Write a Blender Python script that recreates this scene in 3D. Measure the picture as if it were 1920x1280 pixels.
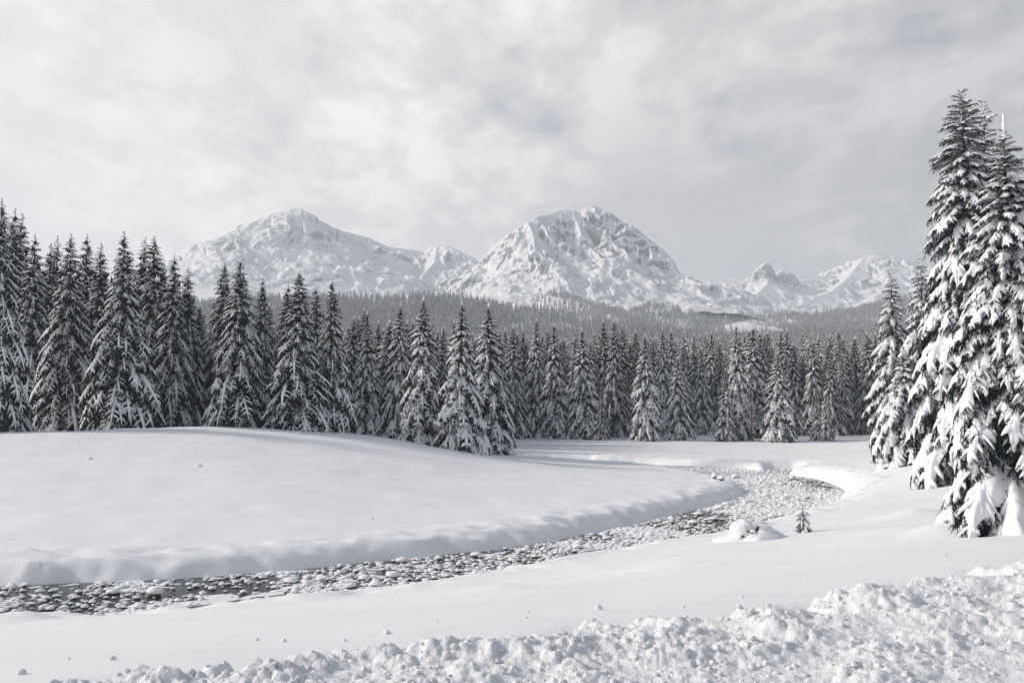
import bpy, math, random
import numpy as np
from mathutils import Vector

S = bpy.context.scene
for o in list(bpy.data.objects):
    bpy.data.objects.remove(o)
COL = S.collection

# ------------------------------------------------------------------ camera
CAMZ, FPX = 7.0, 1867.0
PITCH = math.atan(127.0 / FPX)
cam_d = bpy.data.cameras.new('camera')
cam_d.sensor_width = 36.0
cam_d.lens = 36.0 * FPX / 1920.0
cam_d.clip_start, cam_d.clip_end = 0.1, 30000.0
cam = bpy.data.objects.new('camera', cam_d)
COL.objects.link(cam)
cam.location = (0, 0, CAMZ)
cam.rotation_euler = (math.radians(90) + PITCH, 0, 0)
S.camera = cam

# ------------------------------------------------------------------ light
SUN_AZ = math.atan2(-0.985, 0.15)          # from +Y, clockwise positive
SUN_EL = math.radians(28)
sun_dir = Vector((math.sin(SUN_AZ) * math.cos(SUN_EL), math.cos(SUN_AZ) * math.cos(SUN_EL), math.sin(SUN_EL)))
sd = bpy.data.lights.new('sun', 'SUN')
sd.energy = 3.5
sd.angle = math.radians(8.0)
sd.color = (1.0, 0.92, 0.84)
sun = bpy.data.objects.new('sun', sd)
COL.objects.link(sun)
sun.rotation_euler = (-sun_dir).to_track_quat('-Z', 'Y').to_euler()

W = bpy.data.worlds.new('World')
S.world = W
W.use_nodes = True
nt = W.node_tree
nt.nodes.clear()


def nd(tree, typ, **kw):
    n = tree.nodes.new(typ)
    for k, v in kw.items():
        setattr(n, k, v)
    return n


def mth(tree, op, a, b=None, c=None, clamp=False):
    n = tree.nodes.new('ShaderNodeMath')
    n.operation = op
    n.use_clamp = clamp
    for i, v in enumerate((a, b, c)):
        if v is None:
            continue
        if hasattr(v, 'links'):
            tree.links.new(v, n.inputs[i])
        else:
            n.inputs[i].default_value = v
    return n.outputs[0]


def mixc(tree, f, a, b, typ='MIX'):
    n = tree.nodes.new('ShaderNodeMix')
    n.data_type = 'RGBA'
    n.blend_type = typ
    for idx, v in ((0, f), (6, a), (7, b)):
        if hasattr(v, 'links'):
            tree.links.new(v, n.inputs[idx])
        else:
            n.inputs[idx].default_value = v if idx == 0 else (*v, 1.0)
    return n.outputs[2]


def maprange(tree, v, a, b, c=0.0, d=1.0, smooth=True):
    n = tree.nodes.new('ShaderNodeMapRange')
    n.interpolation_type = 'SMOOTHSTEP' if smooth else 'LINEAR'
    tree.links.new(v, n.inputs[0])
    for i, q in zip((1, 2, 3, 4), (a, b, c, d)):
        n.inputs[i].default_value = q
    return n.outputs[0]


def noise(tree, vec, scale, detail=6, rough=0.55, dist=0.0, w=None):
    n = tree.nodes.new('ShaderNodeTexNoise')
    n.inputs['Scale'].default_value = scale
    n.inputs['Detail'].default_value = detail
    n.inputs['Roughness'].default_value = rough
    n.inputs['Distortion'].default_value = dist
    if vec is not None:
        tree.links.new(vec, n.inputs['Vector'])
    return n.outputs['Fac']


SKY_STRENGTH = 0.1
tc = nd(nt, 'ShaderNodeTexCoord')
sep = nd(nt, 'ShaderNodeSeparateXYZ')
nt.links.new(tc.outputs['Generated'], sep.inputs[0])
zz = mth(nt, 'ADD', mth(nt, 'MAXIMUM', sep.outputs[2], 0.0), 0.16)
cx = mth(nt, 'DIVIDE', sep.outputs[0], zz)
cy = mth(nt, 'DIVIDE', sep.outputs[1], zz)
comb = nd(nt, 'ShaderNodeCombineXYZ')
nt.links.new(cx, comb.inputs[0])
nt.links.new(cy, comb.inputs[1])
cv = comb.outputs[0]
mp = nd(nt, 'ShaderNodeMapping')
mp.inputs['Rotation'].default_value = (0, 0, math.radians(40))
mp.inputs['Scale'].default_value = (1.0, 0.62, 1.0)
mp.inputs['Location'].default_value = (7.3, 4.2, 0)
nt.links.new(cv, mp.inputs[0])
n_big = noise(nt, mp.outputs[0], 0.55, 4, 0.55, 0.4)
n_mid = noise(nt, mp.outputs[0], 2.6, 5, 0.52, 0.25)
n_fine = noise(nt, mp.outputs[0], 7.5, 4, 0.55, 0.2)
sky = nd(nt, 'ShaderNodeTexSky')
sky.sky_type = 'NISHITA'
sky.sun_disc = False
sky.sun_elevation = SUN_EL
sky.sun_rotation = SUN_AZ
sky.air_density = 1.0
sky.dust_density = 1.5
# cloud deck: bright cells, soft grey bellies, a few thin blue gaps; brighter round the hidden sun
dv = nd(nt, 'ShaderNodeVectorMath', operation='DOT_PRODUCT')
nt.links.new(tc.outputs['Generated'], dv.inputs[0])
dv.inputs[1].default_value = sun_dir
glow = maprange(nt, dv.outputs['Value'], -0.6, 1.0, 0.0, 1.0, False)
tex = mth(nt, 'ADD', mth(nt, 'MULTIPLY', n_mid, 0.55), mth(nt, 'MULTIPLY', n_fine, 0.45))
cell = maprange(nt, tex, 0.42, 0.58)
belly = maprange(nt, n_big, 0.44, 0.62)
low = maprange(nt, sep.outputs[2], 0.30, 0.12)            # the deck is seen edge-on and thicker towards the horizon
c_grey = (5.0, 5.06, 5.3)
c_white = (7.9, 7.75, 7.75)
shade = mixc(nt, cell, (5.75, 5.75, 5.85), c_white)
shade = mixc(nt, mth(nt, 'MULTIPLY', belly, 0.9), shade, c_grey)
shade = mixc(nt, mth(nt, 'MULTIPLY', low, 0.35), shade, (5.9, 5.9, 6.1))
glowc = mixc(nt, glow, (0.42, 0.455, 0.505), (1.84, 1.77, 1.71))
cloud = mixc(nt, 1.0, shade, glowc, 'MULTIPLY')
gapn = mth(nt, 'ADD', mth(nt, 'MULTIPLY', n_mid, 0.7), mth(nt, 'MULTIPLY', n_fine, 0.3))
gapn = mth(nt, 'SUBTRACT', gapn, maprange(nt, sep.outputs[2], 0.36, 0.66, 0.0, 0.36))     # extra gaps added overhead, out of view, to lower the ambient light
gap = maprange(nt, gapn, 0.45, 0.27)
hor = maprange(nt, sep.outputs[2], 0.16, 0.32)
gap = mth(nt, 'MULTIPLY', mth(nt, 'MULTIPLY', gap, hor), 0.92)
veil = mixc(nt, 0.5, sky.outputs[0], (2.4, 2.8, 3.2))
skyc = mixc(nt, gap, cloud, veil)
bg = nd(nt, 'ShaderNodeBackground')
bg.inputs['Strength'].default_value = SKY_STRENGTH
nt.links.new(skyc, bg.inputs['Color'])
wo = nd(nt, 'ShaderNodeOutputWorld')
nt.links.new(bg.outputs[0], wo.inputs['Surface'])

S.view_settings.view_transform = 'Standard'
S.view_settings.look = 'None'
S.view_settings.exposure = 0.07
S.view_settings.gamma = 1.0
S.view_settings.use_curve_mapping = False
S.render.engine = 'CYCLES'
S.cycles.use_denoising = True
S.cycles.max_bounces = 5
S.cycles.adaptive_threshold = 0.02
S.cycles.use_light_tree = False
S.cycles.diffuse_bounces = 3
S.cycles.glossy_bounces = 2
S.cycles.volume_bounces = 1
S.cycles.transparent_max_bounces = 8

rnd = random.Random(7)
R = np.random.RandomState(11)


# ------------------------------------------------------------------ maths helpers
def ray(px, py):
    v = 640.0 - py
    return (px - 960.0, FPX * math.cos(PITCH) - v * math.sin(PITCH), FPX * math.sin(PITCH) + v * math.cos(PITCH))


def at_d(px, py, d):                       # point of the view ray at ground distance d
    x, y, z = ray(px, py)
    return np.array((x / y * d, d, CAMZ + z / y * d))


def at_z(px, py, z0):                      # point of the view ray at height z0
    x, y, z = ray(px, py)
    k = (z0 - CAMZ) / z
    return np.array((x * k, y * k, z0))


def xd(px, d):
    return (px - 960.0) / FPX * d


_perm = {}


def _grad(seed):
    if seed not in _perm:
        r = np.random.RandomState(seed)
        p = r.permutation(256)
        a = r.rand(256) * 2 * math.pi
        _perm[seed] = (np.concatenate([p, p]), np.cos(a), np.sin(a), r.rand(256), r.rand(256))
    return _perm[seed]


def perlin(x, y, seed=0):
    P, gx, gy, _, _ = _grad(seed)
    xi = np.floor(x).astype(np.int64)
    yi = np.floor(y).astype(np.int64)
    xf, yf = x - xi, y - yi
    u = xf * xf * xf * (xf * (xf * 6 - 15) + 10)
    v = yf * yf * yf * (yf * (yf * 6 - 15) + 10)

    def g(ix, iy, fx, fy):
        h = P[(P[ix & 255] + iy) & 255]
        return gx[h] * fx + gy[h] * fy
    a = g(xi, yi, xf, yf)
    b = g(xi + 1, yi, xf - 1, yf)
    c = g(xi, yi + 1, xf, yf - 1)
    d = g(xi + 1, yi + 1, xf - 1, yf - 1)
    return ((a + (b - a) * u) + ((c + (d - c) * u) - (a + (b - a) * u)) * v) * 1.5


def fbm(x, y, octv=5, seed=0, gain=0.5, lac=2.03):
    s, a = 0.0, 1.0
    for i in range(octv):
        s = s + a * perlin(x, y, seed + i)
        x, y, a = x * lac + 17.3, y * lac - 9.1, a * gain
    return s


def ridged(x, y, octv=5, seed=0, gain=0.5):
    s, a = 0.0, 1.0
    for i in range(octv):
        s = s + a * (1 - np.abs(perlin(x, y, seed + i)) * 2)
        x, y, a = x * 2.07 + 11.3, y * 2.07 + 5.1, a * gain
    return s


def lumps(x, y, seed=0):                   # rounded cobbly bumps, 0..1
    P, _, _, rx, ry = _grad(seed)
    xi = np.floor(x).astype(np.int64)
    yi = np.floor(y).astype(np.int64)
    best = np.zeros(np.shape(x))
    for dx in (-1, 0, 1):
        for dy in (-1, 0, 1):
            h = P[(P[(xi + dx) & 255] + yi + dy) & 255]
            ox, oy, rad = xi + dx + rx[h] - x, yi + dy + ry[h] - y, 0.45 + 0.5 * rx[(h + 37) & 255]
            best = np.maximum(best, np.sqrt(np.maximum(0, rad * rad - ox * ox - oy * oy)))
    return best


def sstep(a, b, x):
    t = np.clip((x - a) / (b - a), 0, 1)
    return t * t * (3 - 2 * t)


# ------------------------------------------------------------------ materials
def material(name):
    m = bpy.data.materials.new(name)
    m.use_nodes = True
    t = m.node_tree
    b = t.nodes['Principled BSDF']
    return m, t, b


def snow_material(name, bump=0.25, scale=9.0, dist=0.02, col=(0.86, 0.865, 0.88), fine=True):
    m, t, b = material(name)
    tcn = nd(t, 'ShaderNodeTexCoord')
    n1 = noise(t, tcn.outputs['Object'], scale, 5, 0.6)
    n2 = noise(t, tcn.outputs['Object'], scale * 0.07, 3, 0.5)
    c = mixc(t, maprange(t, n2, 0.35, 0.65), tuple(v * 0.965 for v in col), col)
    t.links.new(c, b.inputs['Base Color'])
    b.inputs['Roughness'].default_value = 0.75
    b.inputs['Specular IOR Level'].default_value = 0.2
    if bump:
        bp = nd(t, 'ShaderNodeBump')
        bp.inputs['Strength'].default_value = bump
        bp.inputs['Distance'].default_value = dist
        t.links.new(n1, bp.inputs['Height'])
        t.links.new(bp.outputs[0], b.inputs['Normal'])
    return m


M_SNOW = snow_material('fresh_snow', 0.22, 6.0, 0.02)
M_PLOUGH = snow_material('ploughed_snow', 0.9, 28.0, 0.03)
M_CAP = snow_material('snow_cap', 0.3, 8.0, 0.02)
M_TREESNOW = snow_material('bough_snow', 0.6, 7.0, 0.05)

M_NEEDLE, t, b = material('spruce_needles')
tcn = nd(t, 'ShaderNodeTexCoord')
geo = nd(t, 'ShaderNodeNewGeometry')
n1 = noise(t, tcn.outputs['Object'], 5.0, 5, 0.7)
n2 = noise(t, tcn.outputs['Object'], 0.6, 3, 0.5)
green = mixc(t, n2, (0.006, 0.011, 0.014), (0.016, 0.024, 0.025))
c = mixc(t, maprange(t, n1, 0.60, 0.70, 0.0, 0.6), green, (0.70, 0.72, 0.75))
t.links.new(c, b.inputs['Base Color'])
b.inputs['Roughness'].default_value = 0.8
b.inputs['Specular IOR Level'].default_value = 0.15

M_BARK, t, b = material('spruce_bark')
tcn = nd(t, 'ShaderNodeTexCoord')
n1 = noise(t, tcn.outputs['Object'], 9.0, 5, 0.7)
t.links.new(mixc(t, n1, (0.03, 0.024, 0.02), (0.09, 0.075, 0.062)), b.inputs['Base Color'])
b.inputs['Roughness'].default_value = 0.9

M_FROST, t, b = material('hoar_frost')
b.inputs['Base Color'].default_value = (0.75, 0.77, 0.80, 1)
b.inputs['Roughness'].default_value = 0.6

M_STONE, t, b = material('wet_stone')
tcn = nd(t, 'ShaderNodeTexCoord')
n1 = noise(t, tcn.outputs['Object'], 6.0, 5, 0.6)
t.links.new(mixc(t, n1, (0.03, 0.033, 0.033), (0.12, 0.125, 0.12)), b.inputs['Base Color'])
b.inputs['Roughness'].default_value = 0.45

M_WATER, t, b = material('stream_water')
tcn = nd(t, 'ShaderNodeTexCoord')
n1 = noise(t, tcn.outputs['Object'], 1.2, 4, 0.6)
n2 = noise(t, tcn.outputs['Object'], 7.0, 3, 0.6)
t.links.new(mixc(t, maprange(t, n1, 0.35, 0.7), (0.012, 0.015, 0.015), (0.07, 0.08, 0.078)), b.inputs['Base Color'])
b.inputs['Roughness'].default_value = 0.12
b.inputs['IOR'].default_value = 1.33
bp = nd(t, 'ShaderNodeBump')
bp.inputs['Strength'].default_value = 0.8
bp.inputs['Distance'].default_value = 0.06
t.links.new(n2, bp.inputs['Height'])
t.links.new(bp.outputs[0], b.inputs['Normal'])


def mountain_material(name, rock_lo, rock_hi, seed):
    m, t, b = material(name)
    g = nd(t, 'ShaderNodeNewGeometry')
    s = nd(t, 'ShaderNodeSeparateXYZ')
    t.links.new(g.outputs['Normal'], s.inputs[0])
    mpn = nd(t, 'ShaderNodeMapping')
    mpn.inputs['Scale'].default_value = (1.0, 1.0, 0.38)
    mpn.inputs['Rotation'].default_value = (0.0, 0.35, 0.0)
    t.links.new(g.outputs['Position'], mpn.inputs[0])
    n1 = noise(t, g.outputs['Position'], 0.010, 5, 0.6)
    n2 = noise(t, mpn.outputs[0], 0.060, 5, 0.7)
    n3 = noise(t, mpn.outputs[0], 0.26, 4, 0.7)
    v = s.outputs[2]
    for n_, k_ in ((n1, 0.95), (n2, 0.60), (n3, 0.95)):
        v = mth(t, 'ADD', v, mth(t, 'MULTIPLY', mth(t, 'SUBTRACT', n_, 0.5), k_))
    snow = maprange(t, v, rock_lo, rock_hi)
    rockc = mixc(t, n3, (0.06, 0.068, 0.078), (0.21, 0.22, 0.23))
    rockc = mixc(t, 0.15, rockc, (0.85, 0.86, 0.88))
    t.links.new(mixc(t, snow, rockc, (0.86, 0.865, 0.88)), b.inputs['Base Color'])
    b.inputs['Roughness'].default_value = 0.85
    b.inputs['Specular IOR Level'].default_value = 0.1
    bp = nd(t, 'ShaderNodeBump')
    bp.inputs['Strength'].default_value = 0.8
    bp.inputs['Distance'].default_value = 6.0
    t.links.new(mth(t, 'ADD', n2, mth(t, 'MULTIPLY', n3, 0.45)), bp.inputs['Height'])
    t.links.new(bp.outputs[0], b.inputs['Normal'])
    return m


# ------------------------------------------------------------------ object helpers
def mesh_from(name, V, F, mats, midx=None, smooth=True):
    """V (n,3) array; F list of arrays (k,3) or (k,4)."""
    me = bpy.data.meshes.new(name)
    V = np.asarray(V, dtype=np.float32)
    F = [np.asarray(f, dtype=np.int32) for f in (F if isinstance(F, list) else [F]) if len(f)]
    loops = np.concatenate([f.ravel() for f in F])
    sizes = np.concatenate([np.full(len(f), f.shape[1], dtype=np.int32) for f in F])
    me.vertices.add(len(V))
    me.vertices.foreach_set('co', V.ravel())
    me.loops.add(len(loops))
    me.loops.foreach_set('vertex_index', loops)
    me.polygons.add(len(sizes))
    starts = np.concatenate([[0], np.cumsum(sizes)[:-1]]).astype(np.int32)
    me.polygons.foreach_set('loop_start', starts)
    if midx is not None:
        me.polygons.foreach_set('material_index', np.asarray(midx, dtype=np.int32))
    me.polygons.foreach_set('use_smooth', np.full(len(sizes), smooth, dtype=bool))
    for m in mats:
        me.materials.append(m)
    me.update(calc_edges=True)
    me.validate()
    return me


def link(name, me, parent=None, loc=(0, 0, 0), rotz=0.0, scale=(1, 1, 1)):
    o = bpy.data.objects.new(name, me)
    COL.objects.link(o)
    o.location = loc
    o.rotation_euler = (0, 0, rotz)
    o.scale = scale
    if parent is not None:
        o.parent = parent
    return o


def tag(o, label=None, cat=None, group=None, kind=None):
    for k, v in (('label', label), ('category', cat), ('group', group), ('kind', kind)):
        if v:
            o[k] = v
    return o


def grid_faces(nx, ny, wrap=False):
    i = np.arange(nx * ny).reshape(ny, nx)
    return np.stack([i[:-1, :-1], i[:-1, 1:], i[1:, 1:], i[1:, :-1]], -1).reshape(-1, 4)


def spaced(segs):
    """segs: list of (start, stop, step) -> increasing coordinates."""
    out = []
    for a, b_, st in segs:
        n = max(1, int(round((b_ - a) / st)))
        out += list(np.linspace(a, b_, n, endpoint=False))
    out.append(segs[-1][1])
    return np.array(out)


# ------------------------------------------------------------------ the stream's outline (world x,y)
far_bank = [(-260, 1106), (-120, 1101), (0, 1097), (187, 1092), (390, 1083), (547, 1069), (700, 1054), (851, 1039), (998, 1022),
            (1131, 996), (1200, 981), (1290, 961), (1350, 945), (1387, 933), (1399, 924), (1390, 914), (1350, 902), (1275, 889), (1200, 881),
            (1100, 873), (1000, 868), (900, 865)]
upper_bank = [(900, 862), (1000, 863), (1100, 865), (1200, 870), (1300, 875), (1400, 880), (1436, 884), (1452, 878), (1486, 878), (1492, 884),
              (1470, 889), (1526, 897), (1548, 903), (1566, 911), (1576, 916), (1586, 924)]
near_lip = [(1560, 934), (1519, 949), (1444, 971), (1365, 988), (1294, 1003), (1200, 1017), (1059, 1041), (872, 1072), (700, 1096),
            (508, 1111), (350, 1115), (318, 1124), (290, 1140), (262, 1142), (235, 1136), (156, 1122), (0, 1136), (-120, 1146), (-260, 1158)]
RIVER = [at_z(px, py, 0.03)[:2] for px, py in far_bank + upper_bank] + [at_z(px, py, 0.85)[:2] for px, py in near_lip]
RIVER = np.array(RIVER)


def river_sdf(x, y):
    d2 = np.full(x.shape, 1e9)
    inside = np.zeros(x.shape, dtype=bool)
    n = len(RIVER)
    for i in range(n):
        a, b_ = RIVER[i], RIVER[(i + 1) % n]
        ex, ey = b_ - a
        wx, wy = x - a[0], y - a[1]
        tt = np.clip((wx * ex + wy * ey) / (ex * ex + ey * ey + 1e-9), 0, 1)
        d2 = np.minimum(d2, (wx - ex * tt) ** 2 + (wy - ey * tt) ** 2)
        c = ((a[1] > y) != (b_[1] > y)) & (x < (b_[0] - a[0]) * (y - a[1]) / (b_[1] - a[1] + 1e-12) + a[0])
        inside ^= c
    d = np.sqrt(d2)
    return np.where(inside, -d, d)


# ------------------------------------------------------------------ ground shape: thin plate spline over surveyed points
BERM_PX = [(-700, 1400), (-350, 1372), (-100, 1335), (60, 1290), (300, 1260), (420, 1246), (700, 1222), (1000, 1186), (1200, 1172), (1450, 1140),
           (1650, 1108), (1800, 1084), (1920, 1058), (2100, 1028), (2300, 1006)]
ROADZ = 4.45
BERM = np.array([at_z(px, py, ROADZ)[:2] for px, py in BERM_PX])
G = []
for px, py in BERM_PX:
    p = at_z(px, py, ROADZ)
    G.append((p[0], p[1], ROADZ - 0.05))
    G.append((p[0] + 3, p[1] - 6, ROADZ))
# near slope, far field, crest, far meadow, right bank: (pixel column, distance, height)
for px, d, z in [(-260, 27, 1.25), (0, 26, 1.55), (156, 27, 1.45), (300, 27, 1.55), (500, 27.5, 1.7), (700, 28, 1.75), (900, 30, 1.7), (1100, 33, 1.75), (1300, 38, 1.75),
                 (0, 33, 0.9), (300, 32, 0.85), (508, 34, 0.9), (700, 36, 0.9), (872, 39, 0.9), (1059, 43, 0.9), (1200, 49, 1.0), (1294, 53, 1.0),
                 (1365, 50, 1.15), (1444, 57, 1.15), (1519, 64, 1.1), (1600, 70, 1.15), (1410, 38, 1.95), (1505, 38, 2.15), (1600, 38, 2.4),
                 (1700, 36, 2.8), (1800, 34, 2.95), (1900, 32.5, 3.05), (2050, 32, 3.4), (1760, 66, 2.6), (1820, 62, 2.9), (1690, 78, 2.8), (1640, 78, 2.2),
                 (1600, 85, 1.4), (1700, 98, 2.2), (1760, 95, 2.9), (2000, 75, 4.2), (2000, 110, 5), (1850, 140, 4),
                 # left field rising to the crest under the trees
                 (-260, 46, 1.0), (0, 44, 0.92), (187, 45, 0.92), (390, 45, 0.92), (547, 47, 0.92), (700, 49, 0.92), (851, 52, 0.9), (998, 58, 0.9), (1131, 62, 0.9),
                 (1290, 76, 1.0), (1340, 86, 0.9), (1250, 100, 0.9), (1100, 95, 1.15),
                 (-300, 70, 2.6), (0, 70, 2.5), (300, 70, 2.5), (500, 70, 2.4), (700, 72, 1.9), (900, 75, 1.4), (1050, 80, 1.2),
                 (-300, 100, 5.0), (0, 100, 4.85), (150, 100, 4.8), (330, 98, 5.25), (450, 98, 5.1), (560, 100, 4.75), (660, 104, 4.35), (720, 108, 4.0),
                 (780, 112, 3.2), (860, 114, 1.95), (920, 114, 1.6), (1000, 115, 1.35),
                 (-300, 112, 4.8), (0, 112, 4.45), (150, 110, 4.2), (250, 108, 4.45), (330, 116, 4.8), (560, 118, 4.4), (700, 124, 3.4), (830, 132, 1.9), (950, 135, 1.25),
                 (0, 150, 5), (400, 150, 4.5), (700, 150, 2.6),
                 (1000, 150, 1.1), (1200, 130, 0.9), (1400, 130, 0.9), (1550, 130, 1.1), (1650, 130, 1.7), (1000, 178, 1.15), (1200, 178, 1.1), (1400, 178, 1.1), (1600, 178, 1.3),
                 (700, 190, 2.5), (1200, 200, 1.5), (1000, 200, 1.6), (1400, 200, 1.5), (1650, 200, 2.0), (1900, 190, 4), (300, 200, 6), (0, 200, 7)]:
    G.append((xd(px, d), d, z))
for p in [(-40, -30, 4.4), (0, -30, 4.4), (40, -30, 4.6), (70, 10, 4.8), (90, 60, 6), (-60, 10, 3.9), (-80, 30, 1.8), (-90, 60, 2.6), (0, 2, 4.4), (-10, 0, 4.4), (12, 4, 4.4)]:
    G.append(p)
G = np.array(G)


def _tps(r2):
    return r2 * np.log(r2 + 1e-9) * 0.5


_n = len(G)
_K = _tps(((G[:, None, :2] - G[None, :, :2]) ** 2).sum(-1) * 1e-4) + np.eye(_n) * 2e-5
_P = np.c_[np.ones(_n), G[:, :2] * 0.01]
_A = np.block([[_K, _P], [_P.T, np.zeros((3, 3))]])
_sol = np.linalg.solve(_A, np.r_[G[:, 2], np.zeros(3)])


def tps(x, y):
    sh = x.shape
    x, y = x.ravel(), y.ravel()
    out = np.empty(x.shape)
    for i in range(0, len(x), 60000):
        a, b_ = x[i:i + 60000], y[i:i + 60000]
        r2 = ((a[:, None] - G[None, :, 0]) ** 2 + (b_[:, None] - G[None, :, 1]) ** 2) * 1e-4
        out[i:i + 60000] = _tps(r2) @ _sol[:_n] + _sol[_n] + (a * _sol[_n + 1] + b_ * _sol[_n + 2]) * 0.01
    return out.reshape(sh)


# hills: 3D crest lines (pixel column, pixel row of the ground, distance)
HILLS = [  # (points, slope, foot height)
    ([(300, 566, 1350), (480, 566, 1300), (620, 562, 1250), (760, 558, 1230), (900, 566, 1200), (980, 590, 1150), (1060, 616, 1080), (1120, 650, 1000)], 0.34, 120),
    ([(1050, 548, 1980), (1080, 565, 1880), (1130, 584, 1780), (1180, 600, 1650), (1240, 622, 1500)], 0.42, 150),
    ([(1150, 590, 1850), (1195, 573, 1850), (1235, 574, 1850), (1290, 592, 1850)], 0.45, 110),
    ([(1260, 588, 2000), (1340, 576, 2050), (1440, 590, 2000), (1560, 592, 1950), (1620, 576, 1900), (1680, 560, 1850), (1760, 545, 1800), (1900, 530, 1800)], 0.36, 150),
    ([(1360, 606, 1500), (1400, 601, 1500), (1450, 612, 1480)], 0.40, 60),
    ([(60, 540, 1500), (300, 566, 1350)], 0.34, 150),
    ([(-500, 520, 1500), (60, 540, 1500)], 0.34, 150),
    ([(1900, 530, 1800), (2500, 500, 1800)], 0.34, 150),
]


def crest_field(x, y, pts, slope, foot, wx=None, wy=None):
    """Height of a mountain whose crest runs through pts; concave flanks falling by up to foot metres... returns z, dist, along."""
    P3 = np.array([at_d(px, py, d) for px, py, d in pts])
    if wx is not None:
        x, y = x + wx, y + wy
    best = np.full(x.shape, -1e9)
    along = np.zeros(x.shape)
    dist = np.full(x.shape, 1e9)
    acc = 0.0
    for i in range(len(P3) - 1):
        a, b_ = P3[i], P3[i + 1]
        ex, ey = b_[0] - a[0], b_[1] - a[1]
        L = math.hypot(ex, ey)
        tt = np.clip(((x - a[0]) * ex + (y - a[1]) * ey) / (L * L), 0, 1)
        dd = np.hypot(x - a[0] - ex * tt, y - a[1] - ey * tt)
        zc = a[2] + (b_[2] - a[2]) * tt
        ff = np.maximum(zc - foot[0], 5.0) if isinstance(foot, tuple) else foot
        z = zc - ff * (1 - np.exp(-dd * slope / ff))
        up = z > best
        best = np.where(up, z, best)
        along = np.where(up, acc + L * tt, along)
        dist = np.where(up, dd, dist)
        acc += L
    return best, dist, along


def valley(x, y):
    """Ground beyond the meadow: a floor that climbs away, and wooded hills."""
    r = np.maximum(0, y - 195)
    z = 1.3 + 0.038 * r + 0.000045 * r * r * np.exp(-r / 3000)
    z = np.where(r > 900, 1.3 + 0.038 * r + 0.000045 * 900 * 900 * np.exp(-0.3) + 0.02 * (r - 900), z)
    z = z + fbm(x / 90, y / 90, 3, 31) * 2.5 * sstep(200, 420, y)
    hz = np.full(x.shape, -1e9)
    wx, wy = fbm(x / 160, y / 160, 3, 41) * 25, fbm(x / 160, y / 160, 3, 45) * 25
    for pts, sl, ft in HILLS:
        h, _, _ = crest_field(x, y, pts, sl, (30.0,), wx, wy)
        hz = np.maximum(hz, h)
    k = 14.0
    m = np.maximum(z, hz)
    z2 = m + k * np.log(np.exp((z - m) / k) + np.exp((hz - m) / k))
    z2 = z2 + fbm(x / 60, y / 60, 4, 51) * 4 * sstep(500, 900, y)
    return z + (z2 - z) * sstep(450, 950, y)


def berm_s(x, y):
    """signed distance from the edge of the ploughed strip, positive on the road side."""
    d2 = np.full(x.shape, 1e9)
    sg = np.ones(x.shape)
    for i in range(len(BERM) - 1):
        a, b_ = BERM[i], BERM[i + 1]
        ex, ey = b_ - a
        wx, wy = x - a[0], y - a[1]
        tt = np.clip((wx * ex + wy * ey) / (ex * ex + ey * ey), 0, 1)
        dd = (wx - ex * tt) ** 2 + (wy - ey * tt) ** 2
        c = wx * ey - wy * ex
        up = dd < d2
        d2 = np.where(up, dd, d2)
        sg = np.where(up, np.where(c > 0, 1.0, -1.0), sg)
    return np.sqrt(d2) * sg


MOUNDS = [(1250, 1062, 0.16, 0.9), (928, 1108, 0.12, 0.45), (1715, 966, 0.28, 0.9), (1640, 928, 0.2, 0.7), (1770, 1000, 0.35, 0.8), (1745, 880, 0.3, 1.2), (1630, 1010, 0.12, 0.8)]


def plain_ground(x, y):
    return tps(x, y)


def ground(x, y):
    x = np.asarray(x, dtype=float)
    y = np.asarray(y, dtype=float)
    near = tps(x, y)
    out = near
    far_m = sstep(185, 240, y) if True else 0
    # keep the spline where it was surveyed
    ax = sstep(90, 160, np.abs(x) - 0.35 * np.maximum(y, 0))
    near = near * (1 - ax) + ax * np.clip(near, 1.0, 7.0)
    soft = fbm(x / 9, y / 9, 3, 5) * 0.10 + fbm(x / 2.6, y / 3.4, 2, 8) * 0.018
    near = near + soft * sstep(14, 26, y)
    for px, py, h, w in MOUNDS:
        p = MOUND_POS.get((px, py))
        if p is not None:
            near = near + h * np.exp(-(((x - p[0]) / (w * 1.5)) ** 2 + ((y - p[1]) / w) ** 2))
    z = near * (1 - far_m) + valley(x, y) * far_m
    # stream channel
    box = (y > 20) & (y < 150) & (np.abs(x) < 70)
    if box.any():
        xs, ys, zs = x[box], y[box], z[box]
        warp = fbm(xs / 1.7, ys / 1.7, 2, 61) * 0.16
        s = river_sdf(xs, ys) + warp * np.clip((45 / np.maximum(ys, 1)) ** 0.3, 0, 1)
        und = fbm(xs / 1.9 + ys * 0.22, ys / 1.3, 3, 71)                # wind-carved lip of the bank
        width = 2.0 + 1.2 * np.clip(und, -1, 1)
        t_ = np.clip(s / width, 0, 1)
        prof = 1 - (1 - t_) ** 2.2
        lip = 0.22 * np.exp(-((s - 2.3) / 1.2) ** 2) * und
        zs2 = -0.30 + (zs + lip + 0.30) * prof
        z = z.copy()
        z[box] = np.where(s < 0, -0.30, np.where(s < 6, zs2, zs))
    return z


MOUND_POS = {}
for px, py, h, w in MOUNDS:                # slide down the view ray until the ground is met
    dd = np.linspace(16, 110, 900)
    x_, y_, z_ = [np.array(v) for v in zip(*[at_d(px, py, q) for q in dd])]
    g_ = tps(x_, y_)
    k_ = np.argmax(z_ < g_)
    MOUND_POS[(px, py)] = (x_[k_], y_[k_])


def gz(x, y):
    return float(ground(np.array([x]), np.array([y]))[0])


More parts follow.
